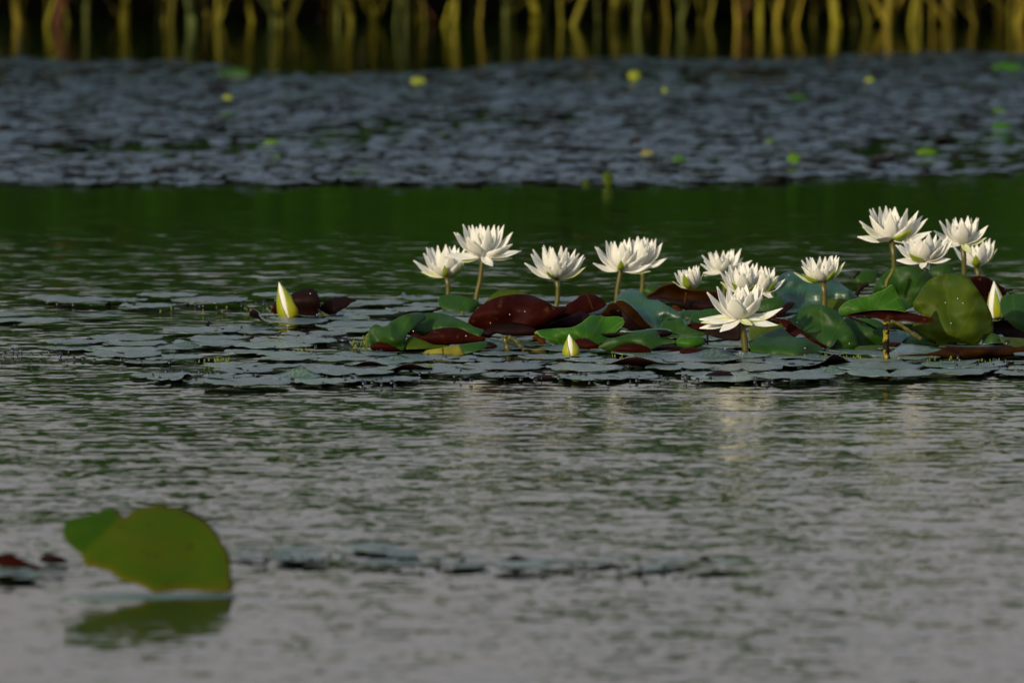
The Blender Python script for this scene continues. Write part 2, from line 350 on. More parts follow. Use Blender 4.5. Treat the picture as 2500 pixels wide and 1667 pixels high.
A1 = (1000, 530)
flower(A1, (720, 1165), (1092, 745), [(75,850,0),(270,710,.2),(325,595,.4),(375,610,.6),(430,600,.7),(545,550,-.3),(705,535,.6),(780,575,.8),(885,550,.7),(965,600,.6),(1085,610,.4),(1110,720,.1),(640,690,-.85,'w',1.2),(830,680,-.9,'w',1.3),(1040,820,-.6,'w',1.2),(430,900,-.6,'w',1.0),(225,1075,-.1,'s'),(680,940,-.95,'s',.8),(1060,930,-.3,'s',1.3)],
  'white flower leftmost of the open ones, half behind its taller neighbour', 745, 1.0, extra=7)
flower(A1, (1430,765), (1155,762), [(1040,140,.3),(1150,170,.6),(1220,150,-.5),(1300,190,.8),(1380,135,.7),(1445,180,.5),(1545,170,-.6),(1660,150,.4),(1750,170,.5),(1850,150,.2),(865,300,0),(925,310,.4),(1120,400,-.9,'w',1.2),(2020,295,.2),(2010,530,-.5),(2180,665,.1),(665,750,-.4),(1615,965,-1.0,'w',1.25),(960,890,-.3,'s'),(2010,810,.2,'s')],
  'tall wide open white flower with one petal hanging down, second from left', 762, 1.0, stem_pts=[(1176,650),(1171,690),(1163,725)], extra=7)
A3 = (1250,550)
flower(A3, (870,1025), (1357,775), [(245,740,-.1),(370,565,.1),(405,470,.4),(595,430,-.4),(615,390,.6),(740,415,.7),(790,435,-.7),(965,405,-.4),(1070,440,-.7),(1110,530,.7),(1245,465,.5),(1310,550,-.4),(1405,580,.1),(1430,630,.4),(870,680,-1,'w',1.2),(640,760,-.8,'w',1.0),(1060,700,-.85),(670,895,-.9,'s',.7),(1440,820,.1,'s',.8)],
  'white flower alone on a straight stem behind the big maroon leaf', 775, 0.95, extra=7)
A4 = (1430,550)
flower(A4, (1085,800), (1565,742), [(1000,230,0),(1020,215,.5),(1145,225,.4),(1210,255,-.3),(1090,270,-.5),(1300,275,.5),(1375,265,.1),(1500,345,.1),(1585,650,-.1),(930,290,.3),(1180,420,-.8),(1340,420,-.3),(1330,740,.3,'s')],
  'white flower tucked behind the right side of another open one', 742, .95, extra=5)
flower(A4, (680,880), (1503,772), [(135,740,0),(180,420,.2),(230,430,.4),(395,305,.3),(490,320,.5),(560,310,-.4),(690,330,.6),(760,275,.5),(730,330,-.6),(860,240,.3),(920,280,.5),(1010,480,-.7),(850,430,-.8),(1220,550,-.5),(1290,760,-.3),(1305,815,0),(690,680,-.95,'s',1.1),(1270,905,-.1,'s',.9)],
  'white flower spread wide to the right with a dark green sepal in front', 772, .95, stem_pts=[(1512,680),(1506,720)], extra=5)
flower(A4, (2050,1255), (1688,790), [(1735,930,0),(1800,880,.4),(1835,880,-.3),(1890,870,.5),(1930,870,.2),(1960,875,-.6),(2020,815,.5),(2115,800,-.4),(2165,780,.4),(2215,790,0),(2235,900,.3),(2050,860,-.8),(2160,880,-.7),(1860,960,-.7),(1910,945,-.95,'s',1.0),(1695,1095,.1,'s',.7),(2290,960,.1,'s')],
  'small half open white flower with green sepals on brown leaf', 790, .85, extra=6)
A6 = (1680,590)
flower(A6, (680,590), (1768,745), [(270,265,.1),(395,220,-.3),(430,200,.5),(510,225,.7),(540,175,-.4),(690,170,.1),(790,180,.6),(850,145,.5),(895,150,.3),(1040,135,0),(1070,315,.2),(310,375,.3),(245,440,-.2),(780,300,-.9,'w',1.1),(1250,370,.2),(1060,400,-.2),(580,300,-.8),(290,615,-.5),(300,665,-.3,'s',.8)],
  'open white flower at the back, above and left of the crowded pair', 745, .9, extra=6)
flower(A6, (1430,990), (1860,785), [(1430,480,.2),(1510,480,.3),(1580,510,.4),(1690,510,.2),(1700,595,.1),(1770,670,-.1),(1900,735,.1),(1580,660,-.7),(1910,1150,-.6),(1390,560,-.3),(1470,560,-.5),(1630,690,-.5,'s',.8),(1760,750,-.2,'s',1.1)],
  'white flower with two green sepals at right of the crowded pair', 785, .95, extra=5)
flower(A6, (1080,985), (1815,800), [(625,600,-.1),(720,575,.2),(800,460,.5),(920,500,-.4),(1010,430,.3),(1075,405,-.2),(1160,430,.5),(1230,500,-.3),(1270,430,.5),(1355,415,.3),(1395,600,-.4),(850,560,.2),(1050,600,-1,'w',1.3),(1220,620,-.9,'w',1.3),(780,900,.0),(630,790,.2,'s'),(840,770,-.8,'s',.6),(1290,850,-.7,'s',.7)],
  'dense white flower directly above the nearest lowest flower', 800, 1.0, extra=7)
A8 = (1640,670)
flower(A8, (1330,860), (1826,868), [(685,350,-.1),(880,240,.2),(1095,240,.6),(1295,230,.5),(1460,190,.6),(1500,290,.7),(1650,195,.4),(1705,200,.1),(1795,255,.2),(1760,420,-.5,'w',1.2),(1180,450,-1,'w',1.3),(1390,250,-.4,'w',1.2),(1560,330,-.6,'w',1.2),(1290,420,-.8),(2175,660,.1,'w',.9),(2080,1000,-.4,'w',.9),(535,880,-.1),(945,1120,-.9,'w',1.1),(545,1055,.3),(570,945,-.3,'s',.9),(1570,1000,-.95,'s',1.2),(2035,795,.2,'s')],
  'nearest and lowest open white flower on thick leaning stem', 868, 1.1, stem_w=0.0072, stem_pts=[(1812,800),(1818,835)], extra=8)
A9 = (1920,600)
flower(A9, (710,705), (2010,800), [(295,285,.2),(295,405,-.2),(385,235,.4),(460,230,.5),(500,230,-.3),(650,210,.3),(760,210,-.3),(850,215,-.4),(870,200,.6),(900,190,.4),(980,185,.3),(1030,220,.1),(940,310,-.5),(590,400,-1,'w',1.2),(800,420,-.8),(430,430,-.6),(1150,310,.1,'s',.8),(145,525,.3,'s',.7),(300,550,-.4,'s',.9),(965,460,-.6,'s',1.1)],
  'cup shaped white flower standing alone between two crowded clusters', 800, .92, stem_w=.007, extra=7)
A10 = (2080,490)
flower(A10, (780,770), (2184,775), [(145,400,0),(105,710,.2),(340,295,-.2),(345,170,.2),(400,150,.4),(535,120,.3),(660,100,.5),(740,155,.7),(740,220,-.8,'w',1.1),(840,120,.6),(1085,155,-.3,'w',1.1),(1300,200,0),(1245,365,-.6,'w',1.1),(1380,300,.4),(1480,350,.2),(1560,605,-.4),(470,740,-.9),(200,510,-.1,'s'),(1170,570,-.7,'s',1.2),(1370,520,.4,'s',.8)],
  'highest open white flower with brown tipped sepal, on thick olive stem', 775, 1.05, stem_w=.0062, extra=6)
A12 = (2206,510)
flower(A12, (1430,1130), (2386,742), [(985,750,0),(1200,780,-.5,'w',1.2),(1340,720,-.4,'w',1.3),(1690,570,.2),(1620,620,.4),(1785,620,.1),(1560,640,-.6,'w',1.2),(1430,700,.7,'w',1.2),(1410,900,-1,'s',1.1),(1830,780,.1,'s',.7)],
  'rightmost white flower, cup shaped and shaded behind a taller one', 742, .95, extra=6)
flower(A12, (1150,680), (2352,770), [(700,235,0),(830,200,.2),(970,200,.5),(1010,170,-.3),(1130,180,.5),(1260,135,.3),(1325,180,.5),(1435,170,.1),(1470,180,.4),(1655,325,0),(590,430,.1),(1630,565,-.1,'s'),(1160,260,-1,'w',1.3),(1300,350,-.8,'w',1.1),(950,280,-.7,'w',1.1),(720,720,-.5),(1330,880,-1,'s',1.2)],
  'open white flower near right edge with pale sepal hanging down', 770, .95, stem_w=.0062, extra=6)
flower(A10, (1420,1180), (2259,795), [(855,870,.1),(920,870,.4),(870,1170,-.1,'w',1.1),(990,790,.2),(1080,780,.5),(1130,740,-.5,'w',1.2),(1510,640,-.5,'w',1.3),(1650,655,.2),(1750,700,-.2),(1890,690,.2),(1970,790,.1),(1930,1145,0,'w',1.1),(1770,880,-.5),(1300,720,-.9,'w',1.3),(1420,760,-1,'w',1.2),(1360,1330,-.7),(1500,1350,-.2),(1780,880,-.4,'s',1.1),(1110,1030,-.7,'s',1.1)],
  'creamy crumpled white flower below the highest one, curled green sepal', 795, 1.05, stem_w=.0072, extra=7)

# buds
def bud(o, base, tip, r_px, wl, label, sep, taper=0.30):
    S = lambda x, y: (o[0]+x/8, o[1]+y/8)
    Y = ground(S(*base)[0], wl).y
    B = on_depth(*S(*base), Y); T = on_depth(*S(*tip), Y)
    root = Vector((B.x, B.y, 0)); rt = empty('lily_bud', root, label, 'flower bud', 'closed water lily buds')
    rr = r_px/8/FPX*Y
    ax = (T-B); L_ = ax.length; an = ax.normalized()
    e1 = Vector((1, 0, 0)); e1 = (e1-an*e1.dot(an)).normalized(); e2 = an.cross(e1)
    if e2.y > 0: e2 = -e2     # e2 points to the camera
    def prof(t): return rr*1.08*max(0.02, math.sin(math.pi*(0.10+0.90*t)**0.66))**0.9*(1-taper*t)
    def surf(t, a, k): return B+ax*t+(e1*math.cos(a)+e2*math.sin(a))*prof(t)*k
    V = []; F = []; nu, nv = 14, 20
    for i in range(nu+1):
        for j in range(nv): V.append(surf(i/nu, 2*math.pi*j/nv, 1+0.05*math.sin(j*2.5)))
    for i in range(nu):
        for j in range(nv):
            j2 = (j+1) % nv; F.append((i*nv+j, i*nv+j2, (i+1)*nv+j2, (i+1)*nv+j))
    F.append(tuple(reversed(range(nv)))); F.append(tuple(range(nu*nv, nu*nv+nv)))
    me = mesh('petals', V, F, [M['petal']]); me.transform(Matrix.Translation(-root)); link('petals', me, rt)
    for (a0, hw, tl, k) in sep:
        V = []; F = []; nu, nv = 14, 8
        for i in range(nu+1):
            t = i/nu*tl; u = i/nu
            h = R(hw)*(1-u**2.2)**0.8+0.02
            for j in range(nv+1):
                s = (j/nv-0.5)*2
                V.append(surf(t, R(a0)+h*s, 1.06+k*u))
        for i in range(nu):
            for j in range(nv):
                q = i*(nv+1)+j; F.append((q, q+1, q+nv+2, q+nv+1))
        W, G, mi = shell(V, F, 0.0012, e2 if math.sin(R(a0)) > 0 else -e2)
        me = mesh('sepal', W, G, [M['sepal_bud'], M['sepal_in']], mi); me.transform(Matrix.Translation(-root)); link('sepal', me, rt)
    v, f = tube([B+Vector((0, 0, .002)), B.lerp(Vector((B.x, B.y, -.05)), .5), Vector((B.x, B.y, -.06))], 0.006, 8)
    me = mesh('stem', v, f, [M['stem']]); me.transform(Matrix.Translation(-root)); link('stem', me, rt)
bud((640,670), (560,870), (325,150), 200, 779, 'tall closed yellow green bud beside the lone dark leaves at left', [(46,45,.95,.02),(150,45,.90,.02),(250,60,.9,.0),(330,45,.9,.0)])
bud((1160,690), (1885,1460), (1835,1005), 158, 872, 'short closed bud poking from the water at the front of the patch', [(38,46,.86,.03),(142,44,.84,.04),(250,60,.8,.0)])
bud((2206,690), (1815,690), (1765,-30), 150, 800, 'half open pale bud standing beside the large dome shaped leaf', [(85,27,.80,.03),(350,34,.90,.06),(175,26,.7,.0),(270,60,.9,.0)], 0.05)

# ------------------------------------------------------------------ raised leaves
def pip(x, y, poly):
    c = False; j = len(poly)-1
    for i in range(len(poly)):
        xi, yi = poly[i][0], poly[i][1]; xj, yj = poly[j][0], poly[j][1]
        if (yi > y) != (yj > y) and x < (xj-xi)*(y-yi)/(yj-yi)+xi: c = not c
        j = i
    return c
def edge_dist(x, y, poly):
    m = 1e9; n = len(poly)
    for i in range(n):
        ax, ay = poly[i][0], poly[i][1]; bx, by = poly[(i+1) % n][0], poly[(i+1) % n][1]
        dx, dy = bx-ax, by-ay; l = dx*dx+dy*dy
        t = 0 if l == 0 else max(0, min(1, ((x-ax)*dx+(y-ay)*dy)/l))
        m = min(m, math.hypot(ax+t*dx-x, ay+t*dy-y))
    return m
def blade_mesh(o, pts, wl, phi, mf, mb, bulge=0.02, wav=0.006, sub=4, sc_=8.0, th=0.0014, root=None, seed=0, lift=0.0):
    """outline in picture units -> a leaf of real size on its own leaning plane at its own distance, domed and waved"""
    pl = [(o[0]+x/sc_, o[1]+y/sc_) for x, y in pts]
    ol = spline(pl, sub)
    # scalloped hand-cut edge
    ol = [Vector((p[0]+noise.noise(Vector((p[0]*.12, p[1]*.12, seed+3)))*1.0, p[1]+noise.noise(Vector((p[0]*.12, p[1]*.12, seed+9)))*0.7)) for p in ol]
    xs = [p[0] for p in ol]; ys = [p[1] for p in ol]
    step = max(2.6, min(6, (max(xs)-min(xs))/26)) if sc_ >= 8 else (max(xs)-min(xs))/30
    pts2 = [Vector((p[0], p[1])) for p in ol]; n = len(pts2)
    y = min(ys)+step*0.5; row = 0
    while y < max(ys):
        x = min(xs)+(step/2 if row % 2 else 0)
        while x < max(xs):
            if pip(x, y, ol) and edge_dist(x, y, ol) > step*0.45: pts2.append(Vector((x, y)))
            x += step
        y += step*0.8; row += 1
    vs, es, fs, *_ = delaunay_2d_cdt(pts2, [(i, (i+1) % n) for i in range(n)], [list(range(n))], 1, 1e-4)
    cx = sum(xs)/len(xs); P0 = ground(cx, wl); halfh = (max(ys)-min(ys))/2; halfw = (max(xs)-min(xs))/2
    V = []; LA = []
    for v in vs:
        p = on_plane(v[0], v[1], P0, phi) if phi < R(88) else on_depth(v[0], v[1], P0.y)
        e = min(1, edge_dist(v[0], v[1], ol)/max(4, min(halfh, halfw)))
        u_ = (v[0]-cx)/max(1, halfw); w_ = (v[1]-(min(ys)+max(ys))/2)/max(1, halfh)
        dome = -bulge*0.8*(1-0.6*u_*u_-(0.95 if mf in ('red', 'dark', 'brown') else 0.5)*w_*w_) - bulge*0.10*min(1, e*3)
        q_ = 1.0 if sc_ != 3.36 else 2.6
        wv = wav*(noise.noise(Vector((v[0]/60/q_, v[1]/40/q_, seed*1.7)))*(3.4 if mf in ('green', 'blue', 'bright') else 2.2)+noise.noise(Vector((v[0]/26/q_, v[1]/20/q_, seed+40)))*0.18)
        # veins: low radial ridges
        ang = math.atan2((v[1]-max(ys))*1.5, v[0]-cx); wv += wav*0.05*math.sin(ang*22)*e
        dr = ray(v[0], v[1]); p = p + dr*(dome+wv-lift)
        V.append(p); LA.append((ang, math.hypot((v[1]-max(ys))*1.3, v[0]-cx)/max(halfw, halfh), edge_dist(v[0], v[1], ol)/FPX*P0.y*100))
    W, G, mi = shell(V, [tuple(f) for f in fs], th, Vector((0, -1, 0.35)))
    me = mesh('blade', W, G, [M[mf], M[mb]], mi)
    at = me.attributes.new('leafco', 'FLOAT_VECTOR', 'POINT'); at.data.foreach_set('vector', [c for q in LA+LA for c in q])
    if root is not None: me.transform(Matrix.Translation(-root))
    return me
LS = [0]
def leaf(label, o, wl, blades, stems=(), name='lily_leaf', sc_=8.0, group='raised water lily leaves', cat='lily leaf', drops=()):
    """blades: (part_name, outline, phi_deg, mat_front, mat_back, opts)"""
    wl = max([wl]+[o[1]+q[1]/sc_+1 for b in blades for q in b[1] if 'wl' not in b[5]])
    xs = [p[0] for p in blades[0][1]]
    root = ground(o[0]+(sum(xs)/len(xs))/sc_, wl)
    rt = empty(name, root, label, cat, group)
    for k, (pn, pts, phi, mf, mb, op) in enumerate(blades):
        LS[0] += 1
        op = dict(op); w2 = op.pop('wl', wl)
        me = blade_mesh(o, pts, w2, R(phi), mf, mb, root=root, seed=LS[0], sc_=sc_, **op)
        link(pn, me, rt)
    for st in stems:
        pts, r = st[0], st[1]; m = M[st[2]] if len(st) > 2 else M['stem']; off = st[3] if len(st) > 3 else 0.01
        Yd = ground(1250, wl).y+off
        Yd = min(Yd, ground(1250, o[1]+max(q[1] for q in pts)/sc_+1).y)
        pp = spline([on_depth(o[0]+x/sc_, o[1]+y/sc_, Yd) for x, y in pts], 5, False)
        v, f = tube(pp, [r*(1+0.12*math.sin(i*1.3)) for i in range(len(pp))], 8)
        me = mesh('stalk', v, f, [m]); me.transform(Matrix.Translation(-root)); link('stalk', me, rt)
    for (x, y) in drops:
        Yd = ground(1250, wl).y-0.03
        p = on_depth(o[0]+x/sc_, o[1]+y/sc_, Yd)-root
        V = []; F = []
        for i in range(7):
            for j in range(8):
                a = math.pi*i/6; b = 2*math.pi*j/8
                V.append(p+Vector((0.0008*math.sin(a)*math.cos(b), 0.0008*math.sin(a)*math.sin(b), 0.0015*math.cos(a))))
        for i in range(6):
            for j in range(8): F.append((i*8+j, i*8+(j+1) % 8, (i+1)*8+(j+1) % 8, (i+1)*8+j))
        link('glint_drop', mesh('glint_drop', V, F, [M['drop']]), rt)
    return rt

TA, TB, TC, TE, TG, TF, TH, TI, TJ, TM, TN = (890,690), (1160,690), (1430,690), (1640,670), (1700,750), (1930,690), (2206,690), (1920,600), (2080,490), (640,670), (0,1180)
E0 = {}
# ---- far side of the patch
leaf('green upturned leaf behind the left end of the big maroon leaf', TA, 765, [('blade', [(1440,340),(1500,270),(1700,225),(2000,290),(2200,350),(2230,430),(2150,520),(2060,610),(1900,625),(1700,600),(1550,540),(1470,460)], 55, 'green', 'red', dict(bulge=.02))], [([(1900,560),(1950,700)], .004)])
leaf('olive leaf edge peeking over the top of the big maroon leaf', TB, 775, [('blade', [(200,380),(330,250),(450,175),(600,150),(800,150),(950,190),(1150,300),(900,340),(400,400)], 60, 'olive', 'red', dict(bulge=.01))])
leaf('green leaf half hidden behind the brown leaf under the small flower', TC, 778, [('blade', [(1105,190),(1180,90),(1300,35),(1420,80),(1480,200),(1400,300),(1180,270)], 62, 'green', 'red', dict(bulge=.015))])
leaf('wide brown leaf carrying the small half open flower', TC, 795, [('blade', [(1340,170),(1420,100),(1520,55),(1650,20),(1750,20),(1860,100),(2100,135),(2400,150),(2620,190),(2700,300),(2600,430),(2450,545),(2200,545),(2000,480),(1850,410),(1500,350),(1250,330),(1180,270)], 80, 'brown', 'red', dict(bulge=-.03, wav=.012)),
    ('folded_edge', [(1200,290),(1400,260),(1700,330),(2100,350),(2600,400),(2500,545),(2250,600),(2000,570),(1750,420),(1500,360)], 75, 'dark', 'dark', dict(lift=.03))], [([(1960,190),(1950,300),(1930,400)], .0022, 'brown', -.05), ([(1780,420),(1810,560)], .012, 'brown', 0.0)])
leaf('dark green leaf patch between the brown leaf and the nearest flower', TC, 812, [('blade', [(1860,570),(2050,540),(2300,550),(2500,600),(2300,700),(2000,690),(1850,640)], 35, 'green', 'red', dict(bulge=.005))])
leaf('blue green leaf spread behind the lone cup shaped flower', (0,0), 792, [('blade', [(1893,690),(1912,668),(1940,664),(1975,675),(2020,678),(2048,690),(2080,713),(2096,730),(2075,742),(2040,745),(2000,752),(1960,762),(1925,757),(1895,735),(1880,712)], 36, 'blue', 'red', dict(bulge=.03, wav=.012))], sc_=1.0, drops=[(1925,672)])
leaf('olive brown leaf in shade under the blue green leaf', TI, 800, [('blade', [(640,1140),(750,1070),(950,1040),(1180,1050),(1180,1150),(1060,1300),(950,1300),(800,1230)], 40, 'olive', 'red', dict(bulge=.01))])
leaf('small dark green leaf on a bent black stalk, left of the highest flower stem', TI, 772, [('blade', [(1290,640),(1400,560),(1500,490),(1740,500),(1740,700),(1640,750),(1500,765),(1400,760),(1330,710)], 60, 'green', 'red', dict(bulge=.015))], [([(1600,745),(1480,800),(1400,900),(1370,990)], .005, 'dark', -.01), ([(1300,640),(1380,560),(1440,500)], .003, 'dark', -.03)])
leaf('dark green leaf under the creamy crumpled flower', TJ, 775, [('blade', [(1450,1400),(1600,1290),(1750,1240),(1880,1230),(1960,1330),(2000,1430),(1900,1530),(1600,1560)], 62, 'green', 'red', dict(bulge=.02))])
leaf('maroon leaf in shade behind the half open pale bud', (0,0), 780, [('blade', [(2352,700),(2366,682),(2388,674),(2412,679),(2428,691),(2450,702),(2456,716),(2445,735),(2418,748),(2395,740),(2360,735)], 75, 'red', 'green', dict(bulge=.015))], [([(2450,712),(2472,706)], .003, 'dark', 0)], sc_=1.0)
leaf('tall upright green leaf below the highest flower, ridged with a pale rib', (0,0), 800, [('blade', [(2131,720),(2134,703),(2143,687),(2155,673),(2170,660),(2185,653),(2205,651),(2236,653),(2262,663),(2277,677),(2272,700),(2258,722),(2238,742),(2216,755),(2190,758),(2160,745),(2140,735)], 68, 'green', 'red', dict(bulge=.035, wav=.01)),
    ], [([(2181,656),(2175,670),(2166,685),(2163,700)], .0035, 'bark', -.045)], sc_=1.0)
# ---- right group
leaf('large dome shaped leaf, partly sunlit yellow green, at right', (0,0), 838, [('blade', [(2230,740),(2243,718),(2262,691),(2283,676),(2312,669),(2337,668),(2362,675),(2381,700),(2394,718),(2411,746),(2421,771),(2424,790),(2424,813),(2411,816),(2399,826),(2390,838),(2380,846),(2345,846),(2312,845),(2290,846),(2284,834),(2256,825),(2231,805),(2232,791),(2262,789),(2272,779),(2243,763),(2232,755)], 66, 'olive', 'red', dict(bulge=.05, wav=.012)),
    ], sc_=1.0, drops=[(2308,739),(2351,740),(2322,789),(2331,806),(2338,729)], stems=[([(2316,836),(2322,842),(2335,836)], .004, 'dark', -.05)])
leaf('green leaf cut off by the right edge beside the pale bud', TH, 825, [('blade', [(1900,330),(1990,250),(2150,230),(2352,215),(2500,230),(2520,700),(2480,1000),(2352,985),(2200,890),(2000,730),(1930,650),(1890,500)], 52, 'green', 'red', dict(bulge=.03))])
leaf('black sheet painting the shaded hollow under the pale bud', TH, 836, [('blade', [(1735,780),(1850,750),(1980,720),(2200,890),(2400,1000),(2352,1090),(2000,1060),(1850,1040),(1740,990)], 70, 'dark', 'dark', dict(bulge=-.01))])  # gap between leaves, its shade put in as a near-black sheet
leaf('small green leaf standing at the foot of the dome shaped leaf', TH, 846, [('blade', [(1540,1110),(1580,1010),(1740,990),(1860,1050),(1960,1190),(1850,1240),(1700,1245),(1560,1240)], 50, 'green', 'red', dict(bulge=.01))])
leaf('low olive leaf near the right edge with a black curl', TH, 851, [('blade', [(1880,1070),(2100,1075),(2352,1090),(2520,1130),(2500,1220),(2352,1245),(2200,1275),(2050,1245),(1950,1180)], 20, 'olive', 'red', dict(bulge=.004)), ('curl', [(1970,1190),(1990,1130),(2060,1110),(2090,1130),(2060,1190),(2020,1210)], 70, 'navy', 'dark', dict(bulge=.004, lift=.03))])
leaf('bright green leaf folded to a peak with maroon underside, on a crusted stalk', TF, 866, [('blade', [(940,540),(960,490),(1000,450),(1150,350),(1380,285),(1600,230),(1850,120),(1970,35),(2030,120),(2100,250),(2190,420),(2268,572),(2100,547),(1800,532),(1500,552),(1200,602),(1050,635),(970,620)], 64, 'bright', 'red', dict(bulge=.012, wav=.005, sub=3)),
    ('underside', [(1030,645),(1200,604),(1500,553),(1800,534),(2100,548),(2268,574),(2500,625),(2790,715),(2600,790),(2208,745),(1960,775),(1820,740),(1700,700),(1400,642),(1200,660)], 74, 'red', 'green', dict(bulge=-.01, wl=864))],
    [([(1865,720),(1870,900),(1865,1100),(1870,1300),(1880,1460),(1880,1560)], .0068, 'stem_crust', -.01), ([(1950,760),(2100,800),(2250,900),(2400,1010),(2550,1100)], .0045, 'stem', 0.03)])
leaf('large smooth green leaf sloping down in front of the lone cup flower', TF, 858, [('blade', [(0,735),(50,665),(150,600),(190,540),(240,480),(350,440),(550,425),(700,465),(850,530),(960,590),(1030,690),(1060,760),(1150,860),(1250,1000),(1310,1150),(1300,1300),(1100,1340),(850,1300),(740,1270),(600,1180),(380,1060),(230,930),(100,850)], 44, 'green', 'red', dict(bulge=.04, wav=.012)),
    ('folded_edge', [(-60,760),(0,780),(150,885),(380,1065),(600,1175),(750,1275),(680,1285),(560,1240),(380,1130),(200,1005),(80,1065),(0,1035),(-60,950)], 70, 'red', 'red', dict(lift=.025, wl=860))], drops=[(130,775),(1148,1190)])
leaf('green leaf right of the smooth sloping leaf, behind the crusted stalk', TF, 852, [('blade', [(1060,700),(1120,670),(1250,720),(1500,700),(1750,760),(1850,900),(1850,1120),(1790,1220),(1500,1225),(1280,1220),(1180,1000)], 54, 'green', 'red', dict(bulge=.02)),
    ('folded_edge', [(1100,640),(1250,690),(1500,790),(1680,890),(1640,900),(1450,800),(1200,720)], 70, 'dark', 'dark', dict(lift=.03, th=.001))])
leaf('olive strip of leaf at the waterline left of the crusted stalk', TF, 858, [('blade', [(1280,1260),(1500,1230),(1790,1230),(1800,1300),(1600,1340),(1300,1350)], 30, 'olive', 'red', E0)])
leaf('small pale blue leaf tip right of the crusted stalk', TF, 848, [('blade', [(1925,985),(2050,960),(2200,950),(2290,1050),(2220,1110),(2150,1185),(2040,1165),(1925,1165)], 22, 'blue', 'red', dict(bulge=.003)), ('folded_edge', [(1925,1180),(2050,1165),(2160,1190),(2060,1255),(1925,1285)], 70, 'red', 'red', dict(lift=.02))])
leaf('green stalked leaf base low between the crusted stalk and dome leaf', TH, 843, [('blade', [(60,1060),(200,1000),(500,1080),(680,1150),(690,1250),(400,1220),(100,1230),(0,1210),(-30,1140)], 30, 'green', 'red', E0)])
# ---- centre right
leaf('small slate blue leaf lying right of the nearest flower', TG, 806, [('blade', [(1540,110),(1600,40),(1700,12),(1950,5),(2045,30),(2010,80),(1960,105),(1700,110)], 10, 'blue', 'navy', dict(bulge=.0)), ('front_edge', [(1545,115),(1700,105),(1960,95),(2030,50),(1980,120),(1850,160),(1700,195),(1560,190)], 60, 'navy', 'navy', dict(lift=.01))])
leaf('green leaf rim under the right petals of the nearest flower', (0,0), 815, [('blade', [(1684,782),(1690,770),(1700,762),(1720,756),(1746,754),(1768,760),(1790,775),(1800,792),(1790,806),(1760,812),(1720,806),(1695,800)], 50, 'green', 'red', dict(bulge=.02))], sc_=1.0)
leaf('grey green folded leaf behind the nearest flower, right side', (0,0), 808, [('blade', [(1840,748),(1870,730),(1900,727),(1915,735),(1905,750),(1880,765),(1850,772),(1838,765)], 45, 'green', 'brown', dict(bulge=.01)), ('folded_edge', [(1835,765),(1860,760),(1890,762),(1905,752),(1925,738),(1940,742),(1915,765),(1880,780),(1840,785)], 70, 'dark', 'brown', dict(lift=.0))], sc_=1.0)
leaf('wide grey green leaf low in front, right of the thick leaning stem', TG, 871, [('blade', [(1030,700),(1100,640),(1250,560),(1450,470),(1680,400),(1760,470),(1900,580),(2100,610),(2300,700),(2420,760),(2480,850),(2420,930),(2200,950),(1900,960),(1500,945),(1150,935),(1070,860)], 25, 'green', 'red', dict(bulge=.03, wav=.01))], drops=[(2122,795)])
leaf('twisted maroon leaf fold right of the nearest flower', TG, 850, [('blade', [(1450,215),(1650,225),(1850,280),(2000,370),(2150,490),(2300,600),(2352,680),(2200,620),(2020,520),(1930,582),(1840,540),(1750,430),(1640,310)], 72, 'red', 'brown', dict(bulge=.01))])
leaf('olive shaded leaf behind the thick leaning stem', TG, 838, [('blade', [(1080,330),(1250,300),(1500,330),(1700,330),(1700,420),(1500,480),(1300,520),(1150,620),(1060,660),(1020,500)], 65, 'olive', 'brown', dict(bulge=.005))])
leaf('black sheet painting the shaded gap left of the thick leaning stem', TE, 845, [('blade', [(740,1060),(900,1080),(1100,1010),(1290,960),(1330,1100),(1330,1290),(1100,1270),(900,1240),(740,1190),(600,1120)], 75, 'dark', 'dark', dict(bulge=.0))], [([(740,1140),(700,1180),(700,1400)], .0022, 'dark', -.04), ([(600,1230),(640,1380)], .0022, 'dark', -.04)])  # dark void behind the stem, filled with a near-black sheet for shade
leaf('oval maroon leaf under the left petals of the nearest flower', TE, 838, [('blade', [(260,1040),(340,965),(450,950),(560,960),(700,1000),(820,1050),(700,1100),(550,1120),(400,1100)], 70, 'red', 'red', dict(bulge=.008))])
leaf('small pale curled leaf tip left of the nearest flower', TE, 836, [('blade', [(205,880),(240,875),(290,910),(325,950),(290,1000),(260,1040),(215,1020)], 30, 'blue', 'green', dict(bulge=.003))])
leaf('broad green leaf low behind the front mounds, left of nearest flower', TC, 842, [('blade', [(1380,930),(1450,870),(1520,750),(1700,735),(1890,690),(1910,780),(2000,860),(2200,950),(2352,990),(2300,1040),(2000,1060),(1700,1070),(1450,1080),(1400,1010)], 45, 'green', 'red', dict(bulge=.02))])
leaf('small glossy green leaf with a pale fold near the water', TC, 851, [('blade', [(1765,1140),(1850,1075),(2000,1062),(2240,1050),(2320,1160),(2250,1235),(2000,1290),(1850,1245),(1780,1200)], 55, 'bright', 'red', dict(bulge=.02))])
leaf('long slate blue leaf arching down with a rust coloured edge', TC, 832, [('blade', [(590,320),(640,240),(720,170),(850,122),(950,130),(1080,190),(1200,310),(1400,355),(1600,450),(1750,540),(1860,640),(1885,690),(1750,732),(1560,742),(1500,790),(1450,890),(1330,895),(1150,750),(1000,610),(850,450),(700,350),(610,370)], 33, 'blue', 'red', dict(bulge=.035, wav=.014)),
    ('underside', [(600,372),(700,350),(850,430),(1000,570),(1150,740),(1300,885),(1160,890),(1050,830),(900,690),(800,600),(690,500),(620,440)], 75, 'brown', 'red', dict(lift=.0, wl=833)),
    ], [([(1290,880),(1190,970),(1160,1010)], .003, 'dark', 0)])
